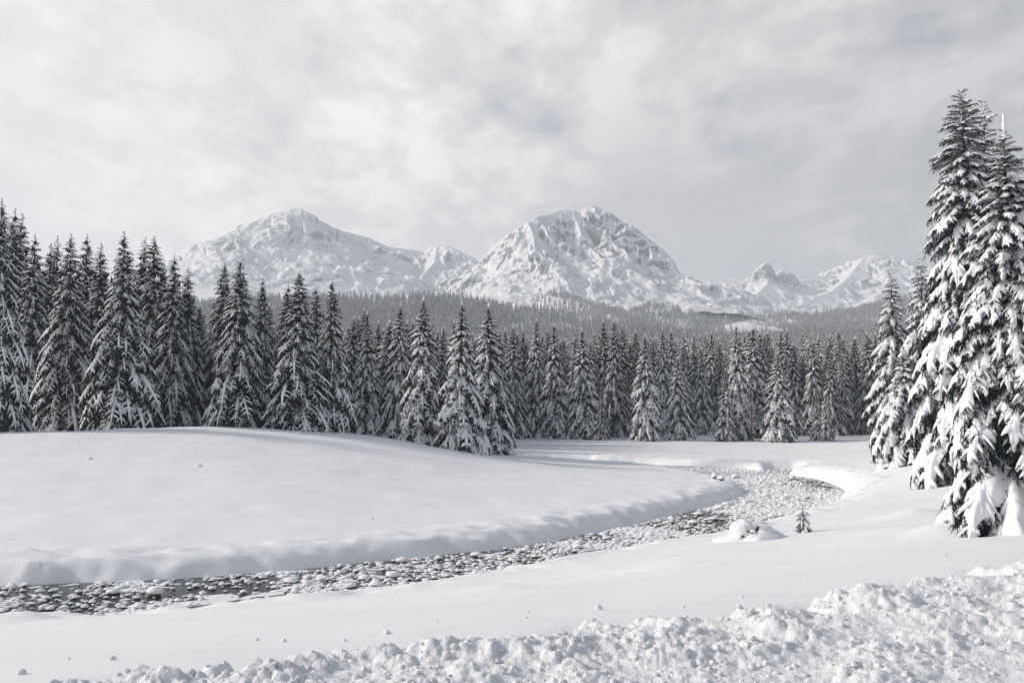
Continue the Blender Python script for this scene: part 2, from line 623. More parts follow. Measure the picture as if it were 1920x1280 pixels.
def hit(px, py, lo=9.0, hi=260.0):
    """where the view ray meets the ground (a survey helper for placing small things)"""
    dd = np.geomspace(lo, hi, 700)
    pts = np.array([at_d(px, py, q) for q in dd])
    g_ = ground(pts[:, 0], pts[:, 1])
    k_ = int(np.argmax(pts[:, 2] < g_))
    return pts[k_, 0], pts[k_, 1], g_[k_]


# ------------------------------------------------------------------ near ground sheet
gx_ = spaced([(-420, -120, 12), (-120, -45, 2.2), (-45, 52, 0.30), (52, 120, 2.2), (120, 420, 12)])
gy_ = spaced([(-120, -10, 8), (-10, 8, 1.5), (8, 26, 0.3), (26, 60, 0.20), (60, 112, 0.32), (112, 140, 0.6), (140, 260, 3.0), (260, 340, 8)])
X, Y = np.meshgrid(gx_, gy_)
Z = ground(X, Y)
bs = berm_s(X, Y) + fbm(X / 1.3, Y / 1.3, 4, 81) * 0.55 + fbm(X / 4, Y / 4, 2, 85) * 0.5
Z = np.where((Y < 60) & (np.abs(X) < 60), Z - 0.35 * sstep(-0.1, 0.7, bs), Z)
ground_o = link('snow_ground', mesh_from('snow_ground', np.stack([X, Y, Z], -1).reshape(-1, 3), grid_faces(len(gx_), len(gy_)), [M_SNOW]))
tag(ground_o, kind='structure')

# wide ground that carries the forests, out to the foot of the mountains and all round
vx_ = spaced([(-9000, -2600, 400), (-2600, -1000, 60), (-1000, 1200, 11), (1200, 2600, 60), (2600, 9000, 400)])
vy_ = spaced([(-9000, -1000, 500), (-1000, -120, 110), (-120, 240, 40), (240, 900, 14), (900, 2100, 9), (2100, 2600, 25), (2600, 9000, 400)])
X, Y = np.meshgrid(vx_, vy_)
Z = valley(X, Y)
inner = (np.abs(X) < 400) & (Y > -110) & (Y < 330)
Z = np.where(inner, -6.0, Z)
Z = np.where((Y <= 240) & ~inner, np.maximum(3.0 - 0.02 * np.minimum(np.abs(Y), 200), -2.0), Z)
valley_o = link('valley_ground', mesh_from('valley_ground', np.stack([X, Y, Z], -1).reshape(-1, 3), grid_faces(len(vx_), len(vy_)),
                [mountain_material('valley_snow', 0.1, 0.2, 3)]))
tag(valley_o, kind='structure')

# ------------------------------------------------------------------ mountains
def mountain(name, x0, x1, y0, y1, st, crests, seed, foot, rockamp, mat, amp=1.0, cap=None):
    xs = spaced([(x0, x1, st)])
    ys = spaced([(y0, y1, st * 1.25)])
    X, Y = np.meshgrid(xs, ys)
    wx = fbm(X / 210, Y / 210, 5, seed) * 34
    wy = fbm(X / 210, Y / 210, 5, seed + 7) * 34
    Zb = np.full(X.shape, -1e9)
    D = np.zeros(X.shape)
    A = np.zeros(X.shape)
    for pts, sl in crests:
        # the warp fades near the crest so the skyline keeps its line
        z0, d0, a0 = crest_field(X, Y, pts, sl, (foot,))
        k = sstep(10, 120, d0)
        z, d, a = crest_field(X, Y, pts, sl, (foot,), wx * k, wy * k)
        up = z > Zb
        Zb, D, A = np.where(up, z, Zb), np.where(up, d, D), np.where(up, a + sl * 1000, A)
    rel = np.clip((Zb - foot - 110) / 300.0, 0.1, 1.2)
    edge = sstep(0, 60, D)
    rib = ridged(A / 70 + fbm(X / 130, Y / 130, 3, seed + 2) * 0.9, D / 420, 5, seed + 3, 0.58) - 1.0
    rough = ridged(X / 120, Y / 120, 6, seed + 4, 0.55) - 1.0
    fine = fbm(X / 22, Y / 22, 4, seed + 5, 0.6)
    mask = sstep(-0.35, 0.45, fbm(X / 260, Y / 260, 3, seed + 6) + rockamp)
    Zb = Zb + rel * (edge * 0.9 + 0.1) * amp * (rib * 34 + rough * 9 * (0.06 + 0.94 * mask) + fine * 4.5 * (0.04 + 0.96 * mask))
    # cliff bands: terrace the rocky parts
    q = (Zb + fbm(X / 90, Y / 90, 3, seed + 9) * 26) / 46.0
    fr = q - np.floor(q)
    Zb = Zb + mask * rel * edge * (sstep(0.38, 0.62, fr) - fr) * 12 * amp
    if cap is not None:                      # sheer ends of the crest
        cxx = [at_d(px, py, d)[0] for px, py, d in cap]
        czz = [at_d(px, py, d)[2] for px, py, d in cap]
        lim = np.interp(X, cxx, czz) + fbm(X / 16, Y / 30, 4, seed + 21) * 6
        Zb = np.minimum(Zb, lim)
    o = link(name, mesh_from(name, np.stack([X, Y, Zb], -1).reshape(-1, 3), grid_faces(len(xs), len(ys)), [mat]))
    tag(o, kind='structure')
    return o


def mx(px, d):
    return xd(px, d)


DM, DL, DR = 2500.0, 3000.0, 3500.0
main_crest = [(880, 520, 2520), (902, 497, 2500), (915, 478, 2480), (938, 452, 2460), (965, 431, 2440), (990, 416, 2440), (1015, 403, 2480), (1050, 394, 2520), (1075, 392, 2540),
              (1087, 398, 2540), (1100, 386, 2560), (1121, 389, 2560), (1135, 397, 2560), (1150, 412, 2560), (1168, 427, 2560), (1200, 449, 2540), (1232, 474, 2500), (1248, 490, 2460),
              (1258, 512, 2420), (1275, 530, 2400), (1300, 545, 2420), (1345, 560, 2500)]
main_spur = [(990, 416, 2440), (1000, 438, 2370), (1003, 466, 2300), (1030, 492, 2240), (1020, 512, 2190), (1046, 540, 2120), (1075, 568, 2050)]
spur_b = [(1075, 392, 2540), (1090, 440, 2440), (1075, 490, 2330), (1100, 530, 2250)]
spur_c = [(1200, 449, 2540), (1205, 480, 2440), (1240, 500, 2380), (1245, 525, 2320)]
spur_d = [(938, 452, 2460), (930, 490, 2360), (900, 530, 2260), (860, 548, 2180)]
mountain('main_peak', mx(820, 2300), mx(1400, 2500), 1950, 2640, 2.4,
         [(main_crest, 0.95), (main_spur, 0.85), (spur_b, 0.95), (spur_c, 0.95), (spur_d, 0.75)], 101, 60.0, 0.12, mountain_material('main_rock', 0.42, 0.50, 1), 0.95, [(860, 532, 2460), (898, 500, 2460), (912, 478, 2460), (936, 451, 2460), (965, 429, 2460), (990, 413, 2460), (1015, 401, 2480), (1050, 392, 2520), (1076, 390, 2540), (1087, 396, 2540), (1100, 384, 2560), (1121, 386, 2560), (1135, 394, 2560), (1150, 409, 2560), (1168, 424, 2560), (1200, 446, 2540), (1232, 471, 2500), (1248, 488, 2480), (1257, 505, 2470), (1262, 522, 2460), (1280, 536, 2450), (1310, 549, 2450)])
left_crest = [(120, 570, 2900), (240, 525, 2920), (335, 487, 2950), (400, 457, 2960), (440, 433, 2970), (480, 412, 2980), (520, 398, 3000), (546, 390, 3010), (566, 391, 3010), (580, 402, 3020),
              (600, 413, 3040), (640, 433, 3060), (680, 441, 3080), (700, 450, 3090), (730, 463, 3100), (755, 466, 3120), (790, 470, 3140), (815, 460, 3140), (835, 459, 3120), (860, 469, 3100),
              (885, 482, 3080), (905, 496, 3060), (940, 520, 3060)]
left_spur1 = [(480, 412, 2980), (455, 430, 2900), (420, 462, 2780), (385, 500, 2640), (370, 545, 2500)]
left_spur2 = [(566, 391, 3010), (575, 440, 2880), (560, 490, 2740), (540, 535, 2600)]
left_spur3 = [(640, 433, 3060), (650, 480, 2900), (640, 525, 2740)]
left_spur4 = [(820, 459, 3140), (815, 490, 3000), (790, 520, 2880)]
mountain('left_peak', mx(60, 2900), mx(980, 3000), 2380, 3200, 3.3,
         [(left_crest, 0.85), (left_spur1, 0.65), (left_spur2, 0.8), (left_spur3, 0.8), (left_spur4, 0.8)], 201, 60.0, 0.15, mountain_material('left_rock', 0.39, 0.47, 2), 0.58)
right_crest = [(1270, 560, 3300), (1310, 538, 3300), (1330, 526, 3320), (1365, 522, 3340), (1392, 523, 3340), (1420, 519, 3330), (1450, 522, 3330), (1475, 524, 3350), (1497, 527, 3360), (1515, 524, 3420), (1530, 517, 3460), (1550, 517, 3500), (1572, 517, 3560), (1588, 508, 3600),
               (1600, 492, 3600), (1620, 482, 3600), (1645, 477, 3600), (1675, 480, 3600), (1700, 490, 3600), (1740, 496, 3650), (1850, 500, 3700), (2000, 490, 3700)]
crag1 = [(1413, 508, 3290), (1424, 497, 3300), (1433, 489, 3300), (1441, 490, 3300), (1446, 502, 3290)]
crag2 = [(1458, 508, 3330), (1466, 504, 3330), (1478, 510, 3320), (1488, 511, 3320)]
right_spur1 = [(1436, 519, 3320), (1440, 530, 3200), (1425, 545, 3050), (1400, 570, 2850)]
right_spur2 = [(1620, 482, 3600), (1590, 520, 3400), (1560, 545, 3200), (1500, 570, 2950)]
right_spur3 = [(1720, 495, 3620), (1690, 530, 3350), (1640, 555, 3000)]
mountain('right_ridge', mx(1220, 3300), mx(2150, 3600), 2500, 3760, 4.4,
         [(right_crest, 0.6), (crag1, 2.2), (crag2, 2.0), (right_spur1, 0.5), (right_spur2, 0.5), (right_spur3, 0.45)], 301, 60.0, -0.05, mountain_material('right_rock', 0.45, 0.54, 4), 0.45)

# ------------------------------------------------------------------ ploughed snow along the road
na, nr = 840, 370
ang = np.radians(np.concatenate([np.linspace(-100, -42, 70)[:-1], np.linspace(-42, 42, na), np.linspace(42, 100, 70)[1:]]))
rad = np.concatenate([np.geomspace(1.2, 6.2, 36)[:-1], np.geomspace(6.2, 34.0, nr)])
na, nr = len(ang), len(rad)
Aa, Rr = np.meshgrid(ang, rad)
X, Y = np.sin(Aa) * Rr, np.cos(Aa) * Rr
s = berm_s(X, Y)
edge = fbm(X / 1.3, Y / 1.3, 4, 81) * 0.55 + fbm(X / 4, Y / 4, 2, 85) * 0.5
se = s + edge
env = sstep(-0.35, 0.25, se)
crest = np.exp(-((se - 0.75) / 0.75) ** 2) * np.clip(0.07 + 0.13 * fbm(X / 1.3, Y / 1.3, 4, 87), 0, 0.3) + 0.03 * sstep(0, 0.6, se)
crest = crest + np.exp(-((se - 3.0) / 1.6) ** 2) * 0.09 * np.clip(fbm(X / 2.1, Y / 2.1, 3, 89) + 0.1, 0, 2)
lv = 0.22 + 0.85 * sstep(-0.45, 0.6, fbm(X / 1.1, Y / 1.1, 4, 95))
wxx, wyy = X + fbm(X / 0.3, Y / 0.3, 2, 97) * 0.06, Y + fbm(X / 0.3, Y / 0.3, 2, 98) * 0.06
lum = (lumps(wxx / 0.62, wyy / 0.62, 90) * 0.040 + lumps(wxx / 0.33, wyy / 0.33, 91) * 0.032 + lumps(wxx / 0.15, wyy / 0.15, 92) * 0.060 + lumps(wxx / 0.075, wyy / 0.075, 93) * 0.050) * lv
lum = lum + fbm(X / 0.14, Y / 0.14, 3, 94) * 0.022
fade = 1 - 0.62 * sstep(1.8, 5.0, se)
Z = tps(X, Y) + env * (crest + lum * fade) - (1 - env) * 0.28
keep = (se > -0.6)
fc = grid_faces(na, nr)
fc = fc[keep.ravel()[fc].any(1)]
used, inv = np.unique(fc, return_inverse=True)
V = np.stack([X, Y, Z], -1).reshape(-1, 3)[used]
berm_o = link('ploughed_snow_bank', mesh_from('ploughed_snow_bank', V, inv.reshape(-1, 4), [M_PLOUGH]))
tag(berm_o, kind='structure')


def bermz(x, y):
    # nearest sample of the built surface
    a, r = math.atan2(x, y), math.hypot(x, y)
    i, j = int(np.searchsorted(ang, a)), int(np.searchsorted(rad, r))
    i, j = min(max(i, 0), na - 1), min(max(j, 0), nr - 1)
    return Z[j, i], se[j, i]


ICO = None


def ico(sub=1):
    import bmesh
    bm = bmesh.new()
    bmesh.ops.create_icosphere(bm, subdivisions=sub, radius=1.0)
    v = np.array([q.co[:] for q in bm.verts])
    f = np.array([[w.index for w in q.verts] for q in bm.faces])
    bm.free()
    return v, f


IV, IF = ico(1)
IV2, IF2 = ico(2)


def lump_shape(r, V, amp=0.35):
    off = r.rand(3) * 50
    n = perlin(V[:, 0] * 1.3 + off[0], V[:, 1] * 1.3 + V[:, 2] * 0.9 + off[1], 13) + 0.5 * perlin(V[:, 2] * 2.6 + off[2], V[:, 0] * 2.6 - V[:, 1] * 2.2, 14)
    return V * (1 + amp * n)[:, None] * np.array([1.0, 0.8 + 0.4 * r.rand(), 0.65 + 0.3 * r.rand()])


# loose crumbs lying on the ploughed strip (nobody could count them)
VV, FF, base = [], [], 0
cr = np.random.RandomState(5)
cnt = 0
while cnt < 2600:
    a = cr.uniform(-0.66, 0.66)
    r_ = 7.0 * (30.0 / 7.0) ** cr.rand()
    x, y = math.sin(a) * r_, math.cos(a) * r_
    z, s_ = bermz(x, y)
    if s_ < -0.2 or s_ > 6:
        continue
    sz = 0.012 + 0.035 * cr.rand() ** 3
    v = lump_shape(cr, IV, 0.3) * sz + (x, y, z + sz * 0.1)
    VV.append(v)
    FF.append(IF + base)
    base += len(v)
    cnt += 1
crumbs = link('snow_crumbs', mesh_from('snow_crumbs', np.concatenate(VV), np.concatenate(FF), [M_PLOUGH]))
tag(crumbs, 'loose snow crumbs scattered over the ploughed strip by the road', 'snow', kind='stuff')

# snow lumps that rolled out onto the smooth slope: (px, py, size in m, label)
LUMPS = [(1122, 1142, 0.10, 'squarish snow lump alone on the smooth slope above the ploughed bank'),
         (1281, 1138, 0.045, 'small snow lump on the slope right of the squarish lump'),
         (725, 1188, 0.085, 'round snow lump at the edge of the ploughed bank, left of centre'),
         (990, 1148, 0.035, 'upper of two snow crumbs on the slope above the bank, mid picture'),
         (986, 1158, 0.04, 'lower of two snow crumbs on the slope above the bank, mid picture'),
         (482, 1200, 0.05, 'leftmost of three snow lumps in a row above the tall clump of the bank'),
         (532, 1202, 0.055, 'middle of three snow lumps in a row above the tall clump of the bank'),
         (645, 1202, 0.05, 'rightmost of three snow lumps in a row above the tall clump of the bank'),
         (210, 1236, 0.075, 'snow lump above the dark ploughed clods at lower left'),
         (40, 1264, 0.09, 'snow lump nearest the lower left corner of the picture'),
         (129, 1236, 0.03, 'tiny snow crumb alone on the slope near the lower left'),
         (1391, 1121, 0.05, 'snow lump just above the ploughed bank, below the snow-capped bush'),
         (1513, 1094, 0.032, 'tiny snow crumb on the slope below the little spruce sapling'),
         (1589, 1100, 0.035, 'tiny snow crumb on the slope, right of the one below the sapling'),
         (1773, 1042, 0.05, 'snow lump on the slope below the large spruce at right'),
         (820, 1166, 0.035, 'tiny snow crumb on the slope, above and left of the bank mid picture')]
for px, py, sz, lab in LUMPS:
    x, y, z = hit(px, py)
    sz = sz * 0.52
    v = lump_shape(cr, IV2, 0.28) * sz
    o = link('snow_lump', mesh_from('snow_lump', v, IF2, [M_PLOUGH]), None, (x, y, z + sz * 0.35), cr.rand() * 6)
    tag(o, lab, 'snow lump', 'snow lumps on the slope')

# ------------------------------------------------------------------ stream: water, stones with snow caps
mn, mxr = RIVER.min(0) - 3, RIVER.max(0) + 3
wxs, wys = spaced([(mn[0], mxr[0], 1.0)]), spaced([(mn[1], mxr[1], 1.0)])
X, Y = np.meshgrid(wxs, wys)
sdv = river_sdf(X, Y)
fc = grid_faces(len(wxs), len(wys))
fc = fc[(sdv.ravel()[fc] < 1.2).any(1)]
used, inv = np.unique(fc, return_inverse=True)
V = np.stack([X, Y, np.zeros_like(X)], -1).reshape(-1, 3)[used]
stream = link('stream', mesh_from('stream', V, inv.reshape(-1, 4), [M_WATER]))
tag(stream, kind='structure')


def stone_meshes(seed):
    r = np.random.RandomState(seed)
    v = lump_shape(r, IV, 0.25)
    v[:, 2] *= 0.8
    st = mesh_from('stone', v, IF, [M_STONE])
    u = IV2.copy()
    n = perlin(u[:, 0] * 1.4 + seed, u[:, 1] * 1.4, 15)
    rr = 1 + 0.16 * n
    low = u[:, 2] < 0
    u[:, 2] = np.where(low, u[:, 2] * 0.16, u[:, 2] * (0.55 + 0.25 * r.rand()) + 0.05 * n)
    u[:, 0] *= rr * 1.3
    u[:, 1] *= rr * 1.2 * (0.8 + 0.35 * r.rand())
    u[:, 2] += 0.26
    # merge a coarser cap: keep it light
    cap = mesh_from('snow_cap', u, IF2, [M_CAP])
    return st, cap, v, u


STONES = [stone_meshes(i) for i in range(8)]
sr = np.random.RandomState(21)
cx_ = sr.uniform(mn[0], mxr[0], 260000)
cy_ = sr.uniform(mn[1], mxr[1], 260000)
sdc = river_sdf(cx_, cy_)
ok = sdc < -0.05
cx_, cy_, sdc = cx_[ok], cy_[ok], sdc[ok]
open_w = fbm(cx_ / 3.0, cy_ / 6.0, 3, 111)
for px_, py_ in ((1570, 916), (1552, 907), (1535, 900), (1484, 884), (1292, 966)):
    q_ = at_z(px_, py_, 0.0)
    open_w = open_w + 1.5 * np.exp(-((cx_ - q_[0]) / 1.6) ** 2 - ((cy_ - q_[1]) / 3.0) ** 2)
stones = []
cells = {}
for x, y, s_, ow in zip(cx_, cy_, sdc, open_w):
    if len(stones) > 9500:
        break
    calm = ow > 0.42
    if calm and sr.rand() < 0.80:
        continue
    sz = 0.055 + 0.095 * sr.rand() ** 2.0
    if sr.rand() < 0.06:
        sz *= 1.7
    if y > 62:
        sz *= 1.12
    key = (int(x // 0.5), int(y // 0.5))
    bad = False
    for dx in (-1, 0, 1):
        for dy in (-1, 0, 1):
            for (qx, qy, qs) in cells.get((key[0] + dx, key[1] + dy), ()):
                if (qx - x) ** 2 + (qy - y) ** 2 < ((0.80 if y < 62 else 0.70) * (qs + sz)) ** 2:
                    bad = True
    if bad:
        continue
    cells.setdefault(key, []).append((x, y, sz))
    stones.append((x, y, sz))
stones = [q for q in stones if abs(q[0] / q[1]) < 0.75]


def seen_size(q):
    inside = abs(q[0] / q[1]) < 0.515
    return (q[2] / q[1]) * (1.0 if inside else 0.05)


stones.sort(key=seen_size, reverse=True)
for i, (x, y, sz) in enumerate(stones[:300]):
    st, cap, _, _ = STONES[i % 8]
    a = sr.rand() * 6.28
    o = link('stone', st, stream, (x, y, sz * 0.12), a, (sz, sz, sz))
    link('snow_cap', cap, o)
VS, FS, MS, base = [], [], [], 0
for i, (x, y, sz) in enumerate(stones[300:]):
    _, _, v, u = STONES[i % 8]
    a = sr.rand() * 6.28
    rot = np.array([[math.cos(a), -math.sin(a), 0], [math.sin(a), math.cos(a), 0], [0, 0, 1]])
    # far stones: a dome cap on a stone, both in few faces
    c = IV.copy()
    c[:, 2] = np.where(c[:, 2] < 0, c[:, 2] * 0.16, c[:, 2] * 0.62) + 0.26
    c[:, :2] *= 1.25 if y < 60 else 1.4
    for vv, m_ in ((v, 0), (c, 1)):
        w_ = (vv * sz) @ rot.T + (x, y, sz * 0.12)
        VS.append(w_)
        FS.append(IF + base)
        MS.append(np.full(len(IF), m_))
        base += len(w_)
# crust of snow and ice bridging the stones, thicker upstream
cxs, cys = spaced([(mn[0], mxr[0], 0.30)]), spaced([(mn[1], mxr[1], 0.36)])
X, Y = np.meshgrid(cxs, cys)
near_r = (np.abs(X / Y) < 0.75)
Zc = 0.045 * fbm(X / 0.65, Y / 0.65, 4, 141) + 0.05 * fbm(X / 4.5, Y / 4.5, 2, 147) + np.interp(Y, [30, 55, 66, 120], [-0.008, -0.002, 0.030, 0.045])
for px_, py_, w0, a0 in ((1565, 914, 3.0, 0.16), (1540, 903, 2.5, 0.12), (1480, 886, 3.0, 0.10), (1290, 968, 2.4, 0.07), (1360, 978, 2.5, 0.05)):
    q_ = at_z(px_, py_, 0.0)
    Zc = Zc - a0 * np.exp(-((X - q_[0]) / w0) ** 2 - ((Y - q_[1]) / (w0 * 1.6)) ** 2)
sdk = river_sdf(X.ravel(), Y.ravel()).reshape(X.shape)
fc = grid_faces(len(cxs), len(cys))
fc = fc[((sdk.ravel()[fc] < 0.8) & near_r.ravel()[fc]).any(1) & (Zc.ravel()[fc] > -0.02).any(1)]
used, inv = np.unique(fc, return_inverse=True)
crust = link('snow_crust', mesh_from('snow_crust', np.stack([X, Y, Zc], -1).reshape(-1, 3)[used], inv.reshape(-1, 4), [M_CAP]), stream)
tag(crust, kind='stuff')
so = link('stones', mesh_from('stones', np.concatenate(VS), np.concatenate(FS), [M_STONE, M_CAP], np.concatenate(MS)), stream)
tag(so, kind='stuff')

# ------------------------------------------------------------------ spruces
class Geo:
    """collects arrays: needles and snow kept apart"""
    def __init__(self):
        self.v, self.f, self.n = [], [], 0

    def add(self, v, f):
        self.v.append(np.asarray(v, dtype=np.float32))
        self.f.append(np.asarray(f, dtype=np.int32) + self.n)
        self.n += len(v)

    def arrays(self):
        if not self.v:
            return np.zeros((0, 3), np.float32), np.zeros((0, 3), np.int32)
        return np.concatenate(self.v), np.concatenate(self.f)


def tube_tris(rings, seg):
    f = []
    for i in range(rings - 1):
        for j in range(seg):
            a, b_ = i * seg + j, i * seg + (j + 1) % seg
            c, d = a + seg, b_ + seg
            f += [(a, b_, d), (a, d, c)]
    return f


_TT = {}


def snow_finger(r, P, wid, hgt, seg):
    """a rounded ridge of snow lying along the points P"""
    n = len(P)
    T = np.gradient(P, axis=0)
    T /= np.linalg.norm(T, axis=1)[:, None] + 1e-9
    N = np.cross(T, (0, 0, 1.0))
    N /= np.linalg.norm(N, axis=1)[:, None] + 1e-9
    U = np.cross(N, T)
    s = np.linspace(0, 1, n)
    prof = (0.45 + 0.55 * np.sin(np.pi * np.clip(s * 1.02 + 0.08, 0, 1)) ** 0.8) * (0.75 + 0.5 * r.rand(n))
    prof[-1] *= 0.35
    prof[0] *= 0.7
    ph = np.linspace(0, 2 * np.pi, seg, endpoint=False) + np.pi / 2
    cs, sn = np.cos(ph), np.sin(ph)
    sn = np.where(sn < 0, sn * 0.25, sn)
    jit = 1 + 0.22 * (r.rand(n, seg) - 0.5)
    V = P[:, None, :] + N[:, None, :] * (wid * prof[:, None] * cs[None, :] * jit)[..., None] \
        + (0.6 * U + np.array((0, 0, 0.4)))[:, None, :] * (hgt * prof[:, None] * sn[None, :] * jit)[..., None]
    key = (n, seg)
    if key not in _TT:
        _TT[key] = np.array(tube_tris(n, seg) + [((n - 1) * seg, (n - 1) * seg + j, (n - 1) * seg + j + 1) for j in range(1, seg - 1)])
    return V.reshape(-1, 3), _TT[key]


def needle_brush(r, P, count, length, width, hang=0.6):
    """short needled twigs standing off the points P, mostly hanging"""
    n = len(P)
    t = r.rand(count) * (n - 1)
    i = np.minimum(t.astype(int), n - 2)
    f = (t - i)[:, None]
    B = P[i] * (1 - f) + P[i + 1] * f
    T = P[i + 1] - P[i]
    T = T / (np.linalg.norm(T, axis=1)[:, None] + 1e-9)
    side = np.cross(T, (0, 0, 1.0))
    side /= np.linalg.norm(side, axis=1)[:, None] + 1e-9
    D = side * r.uniform(-1, 1, (count, 1)) + T * r.uniform(0.1, 0.9, (count, 1)) + np.array((0, 0, -1.0)) * r.uniform(-0.15, 1.4, (count, 1)) * hang
    D /= np.linalg.norm(D, axis=1)[:, None] + 1e-9
    L = length * r.uniform(0.5, 1.25, (count, 1))
    Wd = np.cross(D, r.normal(size=(count, 3)))
    Wd /= np.linalg.norm(Wd, axis=1)[:, None] + 1e-9
    V = np.stack([B - Wd * width * 0.6, B + Wd * width * 0.6, B + D * L * 0.7 + Wd * width * 0.5, B + D * L], 1).reshape(-1, 3)
    k = np.arange(count)[:, None] * 4
    F = np.concatenate([k + np.array([[0, 1, 2]]), k + np.array([[0, 2, 3]])])
    return V, F


def snow_pad(r, P, broad, thick):
    """an uneven blanket of snow over the whole spray of a bough, lobed along its edge"""
    ns, nt_ = 15, 9
    s = np.linspace(0.10, 1.0, ns)
    sp = np.stack([np.interp(s, np.linspace(0, 1, len(P)), P[:, k]) for k in range(3)], 1)
    lob = [1 + 0.30 * np.sin(s * r.uniform(22, 34) + r.uniform(0, 6)) + 0.25 * (r.rand(ns) - 0.5) for _ in range(2)]
    prof = np.clip(np.sin(np.pi * np.clip(s * 0.80 + 0.16, 0, 1)), 0.05, 1) ** 0.8
    prof[-1] = 0.06
    t = np.linspace(-1, 1, nt_)
    hw = np.where(t[None, :] < 0, lob[0][:, None], lob[1][:, None]) * prof[:, None] * broad * r.uniform(0.28, 0.46)
    off = r.rand(2) * 40
    nz = fbm(s[:, None] * 5 + off[0] + t[None, :] * 0, t[None, :] * 1.7 + off[1] + s[:, None] * 0, 3, 23)
    edge = np.sqrt(np.clip(1 - np.abs(t) ** 2.4, 0, 1))[None, :]
    X_ = sp[:, 0:1] + 0.45 * np.abs(t)[None, :] * hw
    Y_ = sp[:, 1:2] + t[None, :] * hw
    Zb = sp[:, 2:3] - (0.25 * np.abs(t) + 0.75 * t ** 2)[None, :] * hw * 0.85
    th = thick * edge * np.clip(0.75 + 1.0 * nz, 0.10, 1.9) * (0.35 + 0.65 * prof[:, None])
    top = np.stack([X_, Y_, Zb + th], -1).reshape(-1, 3)
    bot = np.stack([X_, Y_, Zb - 0.004 - 0 * th], -1).reshape(-1, 3)
    q = grid_faces(nt_, ns)
    F = np.concatenate([q[:, [0, 1, 2]], q[:, [0, 2, 3]]])
    # ragged: drop the thinnest bits so needles show through
    thin = th.ravel()[F].max(1) > thick * 0.44
    F = F[thin]
    return np.concatenate([top, bot]), np.concatenate([F, F[:, ::-1] + ns * nt_])


def make_bough(seed, sides, rings, seg, load, needles, nlen, nwid, droop=0.26, broad=0.42, pad=0.0):
    """unit-length bough along +x: returns needle arrays and snow arrays"""
    r = np.random.RandomState(seed)
    ne, sn = Geo(), Geo()
    s = np.linspace(0, 1, rings + 2)
    bend = r.uniform(-0.08, 0.08)
    P = np.stack([s * 0.96, bend * s * s, 0.10 * s - (droop + 0.1) * s ** 2.0], 1)
    ne.add(*needle_brush(r, P, needles * 2, nlen, nwid))
    sn.add(*snow_finger(r, P[1:] + (0, 0, 0.012), (0.075 if pad else 0.058) * load, 0.080 * load, seg))
    if pad:
        sn.add(*snow_pad(r, P, broad, pad))
    for k in range(sides):
        t = 0.16 + 0.76 * (k + r.rand() * 0.7) / sides
        i = min(int(t * (rings + 1)), rings)
        B = P[i] + (P[i + 1] - P[i]) * (t * (rings + 1) - i)
        for sgn in (-1, 1):
            L = broad * (1 - 0.50 * t) * r.uniform(0.7, 1.15)
            a = math.radians(r.uniform(38, 66)) * sgn
            q = np.linspace(0, 1, rings)
            dr = r.uniform(0.35, 0.85)
            Q = B + np.stack([math.cos(a) * q * L, math.sin(a) * q * L * (1 - 0.15 * q), -0.12 * q * L - dr * L * q ** 2], 1)
            ne.add(*needle_brush(r, Q, needles, nlen, nwid))
            if r.rand() < (0.5 if pad else 0.92):
                m = max(3, int(rings * r.uniform(0.75, 1.0)))
                sn.add(*snow_finger(r, Q[:m] + (0, 0, 0.01), 0.040 * load * r.uniform(0.7, 1.4), 0.050 * load * r.uniform(0.7, 1.4), seg))
    return ne.arrays(), sn.arrays()


def bough_set(n, seed, **kw):
    return [make_bough(seed + i, **kw) for i in range(n)]


def rotmat(yaw, pitch, roll=0.0):
    cy, sy, cp, sp, cr_, sr_ = math.cos(yaw), math.sin(yaw), math.cos(pitch), math.sin(pitch), math.cos(roll), math.sin(roll)
    Rx = np.array([[1, 0, 0], [0, cr_, -sr_], [0, sr_, cr_]])
    Ry = np.array([[cp, 0, -sp], [0, 1, 0], [sp, 0, cp]])        # + pitch lifts +x
    Rz = np.array([[cy, -sy, 0], [sy, cy, 0], [0, 0, 1]])
    return Rz @ Ry @ Rx


def crown_plan(r, h, rmax, whorls, per, power=0.82, low=0.03, ragged=0.22, full=1.0):
    """list of (height, yaw, pitch, length) for the boughs of a spruce"""
    out = []
    lobes = r.uniform(0, 6.28, 3)
    for w in range(whorls):
        u = ((w + 0.5) / whorls) ** 1.12                   # 0 top .. 1 bottom
        z = h * (1 - u * (1 - low)) * 0.99
        rad = rmax * (u ** power) * (1 - 0.12 * max(0, u - 0.85) / 0.15)
        rad = max(rad, h * (0.006 + 0.07 * u))
        k = max(5, int(round(per * (0.72 + 0.28 * u))))
        if u < 0.3:
            k = int(k * 1.45)
        y0 = r.uniform(0, 6.28)
        for i in range(k):
            yaw = y0 + i * 6.283 / k + r.uniform(-0.28, 0.28)
            lob = 1 + 0.10 * math.sin(yaw * 2 + lobes[0] + u * 7) + 0.06 * math.sin(yaw * 3 + lobes[1] - u * 11)
            L = rad * r.uniform(1 - ragged, 1 + ragged * 0.7) * lob
            if r.rand() > full:
                continue
            pitch = math.radians(46 - 76 * min(1, u * 2.6) ** 0.6 if u < 0.385 else -30 - 14 * (u - 0.385)) + r.uniform(-0.16, 0.16)
            out.append((z + r.uniform(-0.55, 0.45) * h / whorls, yaw, pitch, 1.08 * L / max(0.5, math.cos(pitch - 0.27))))
    return out


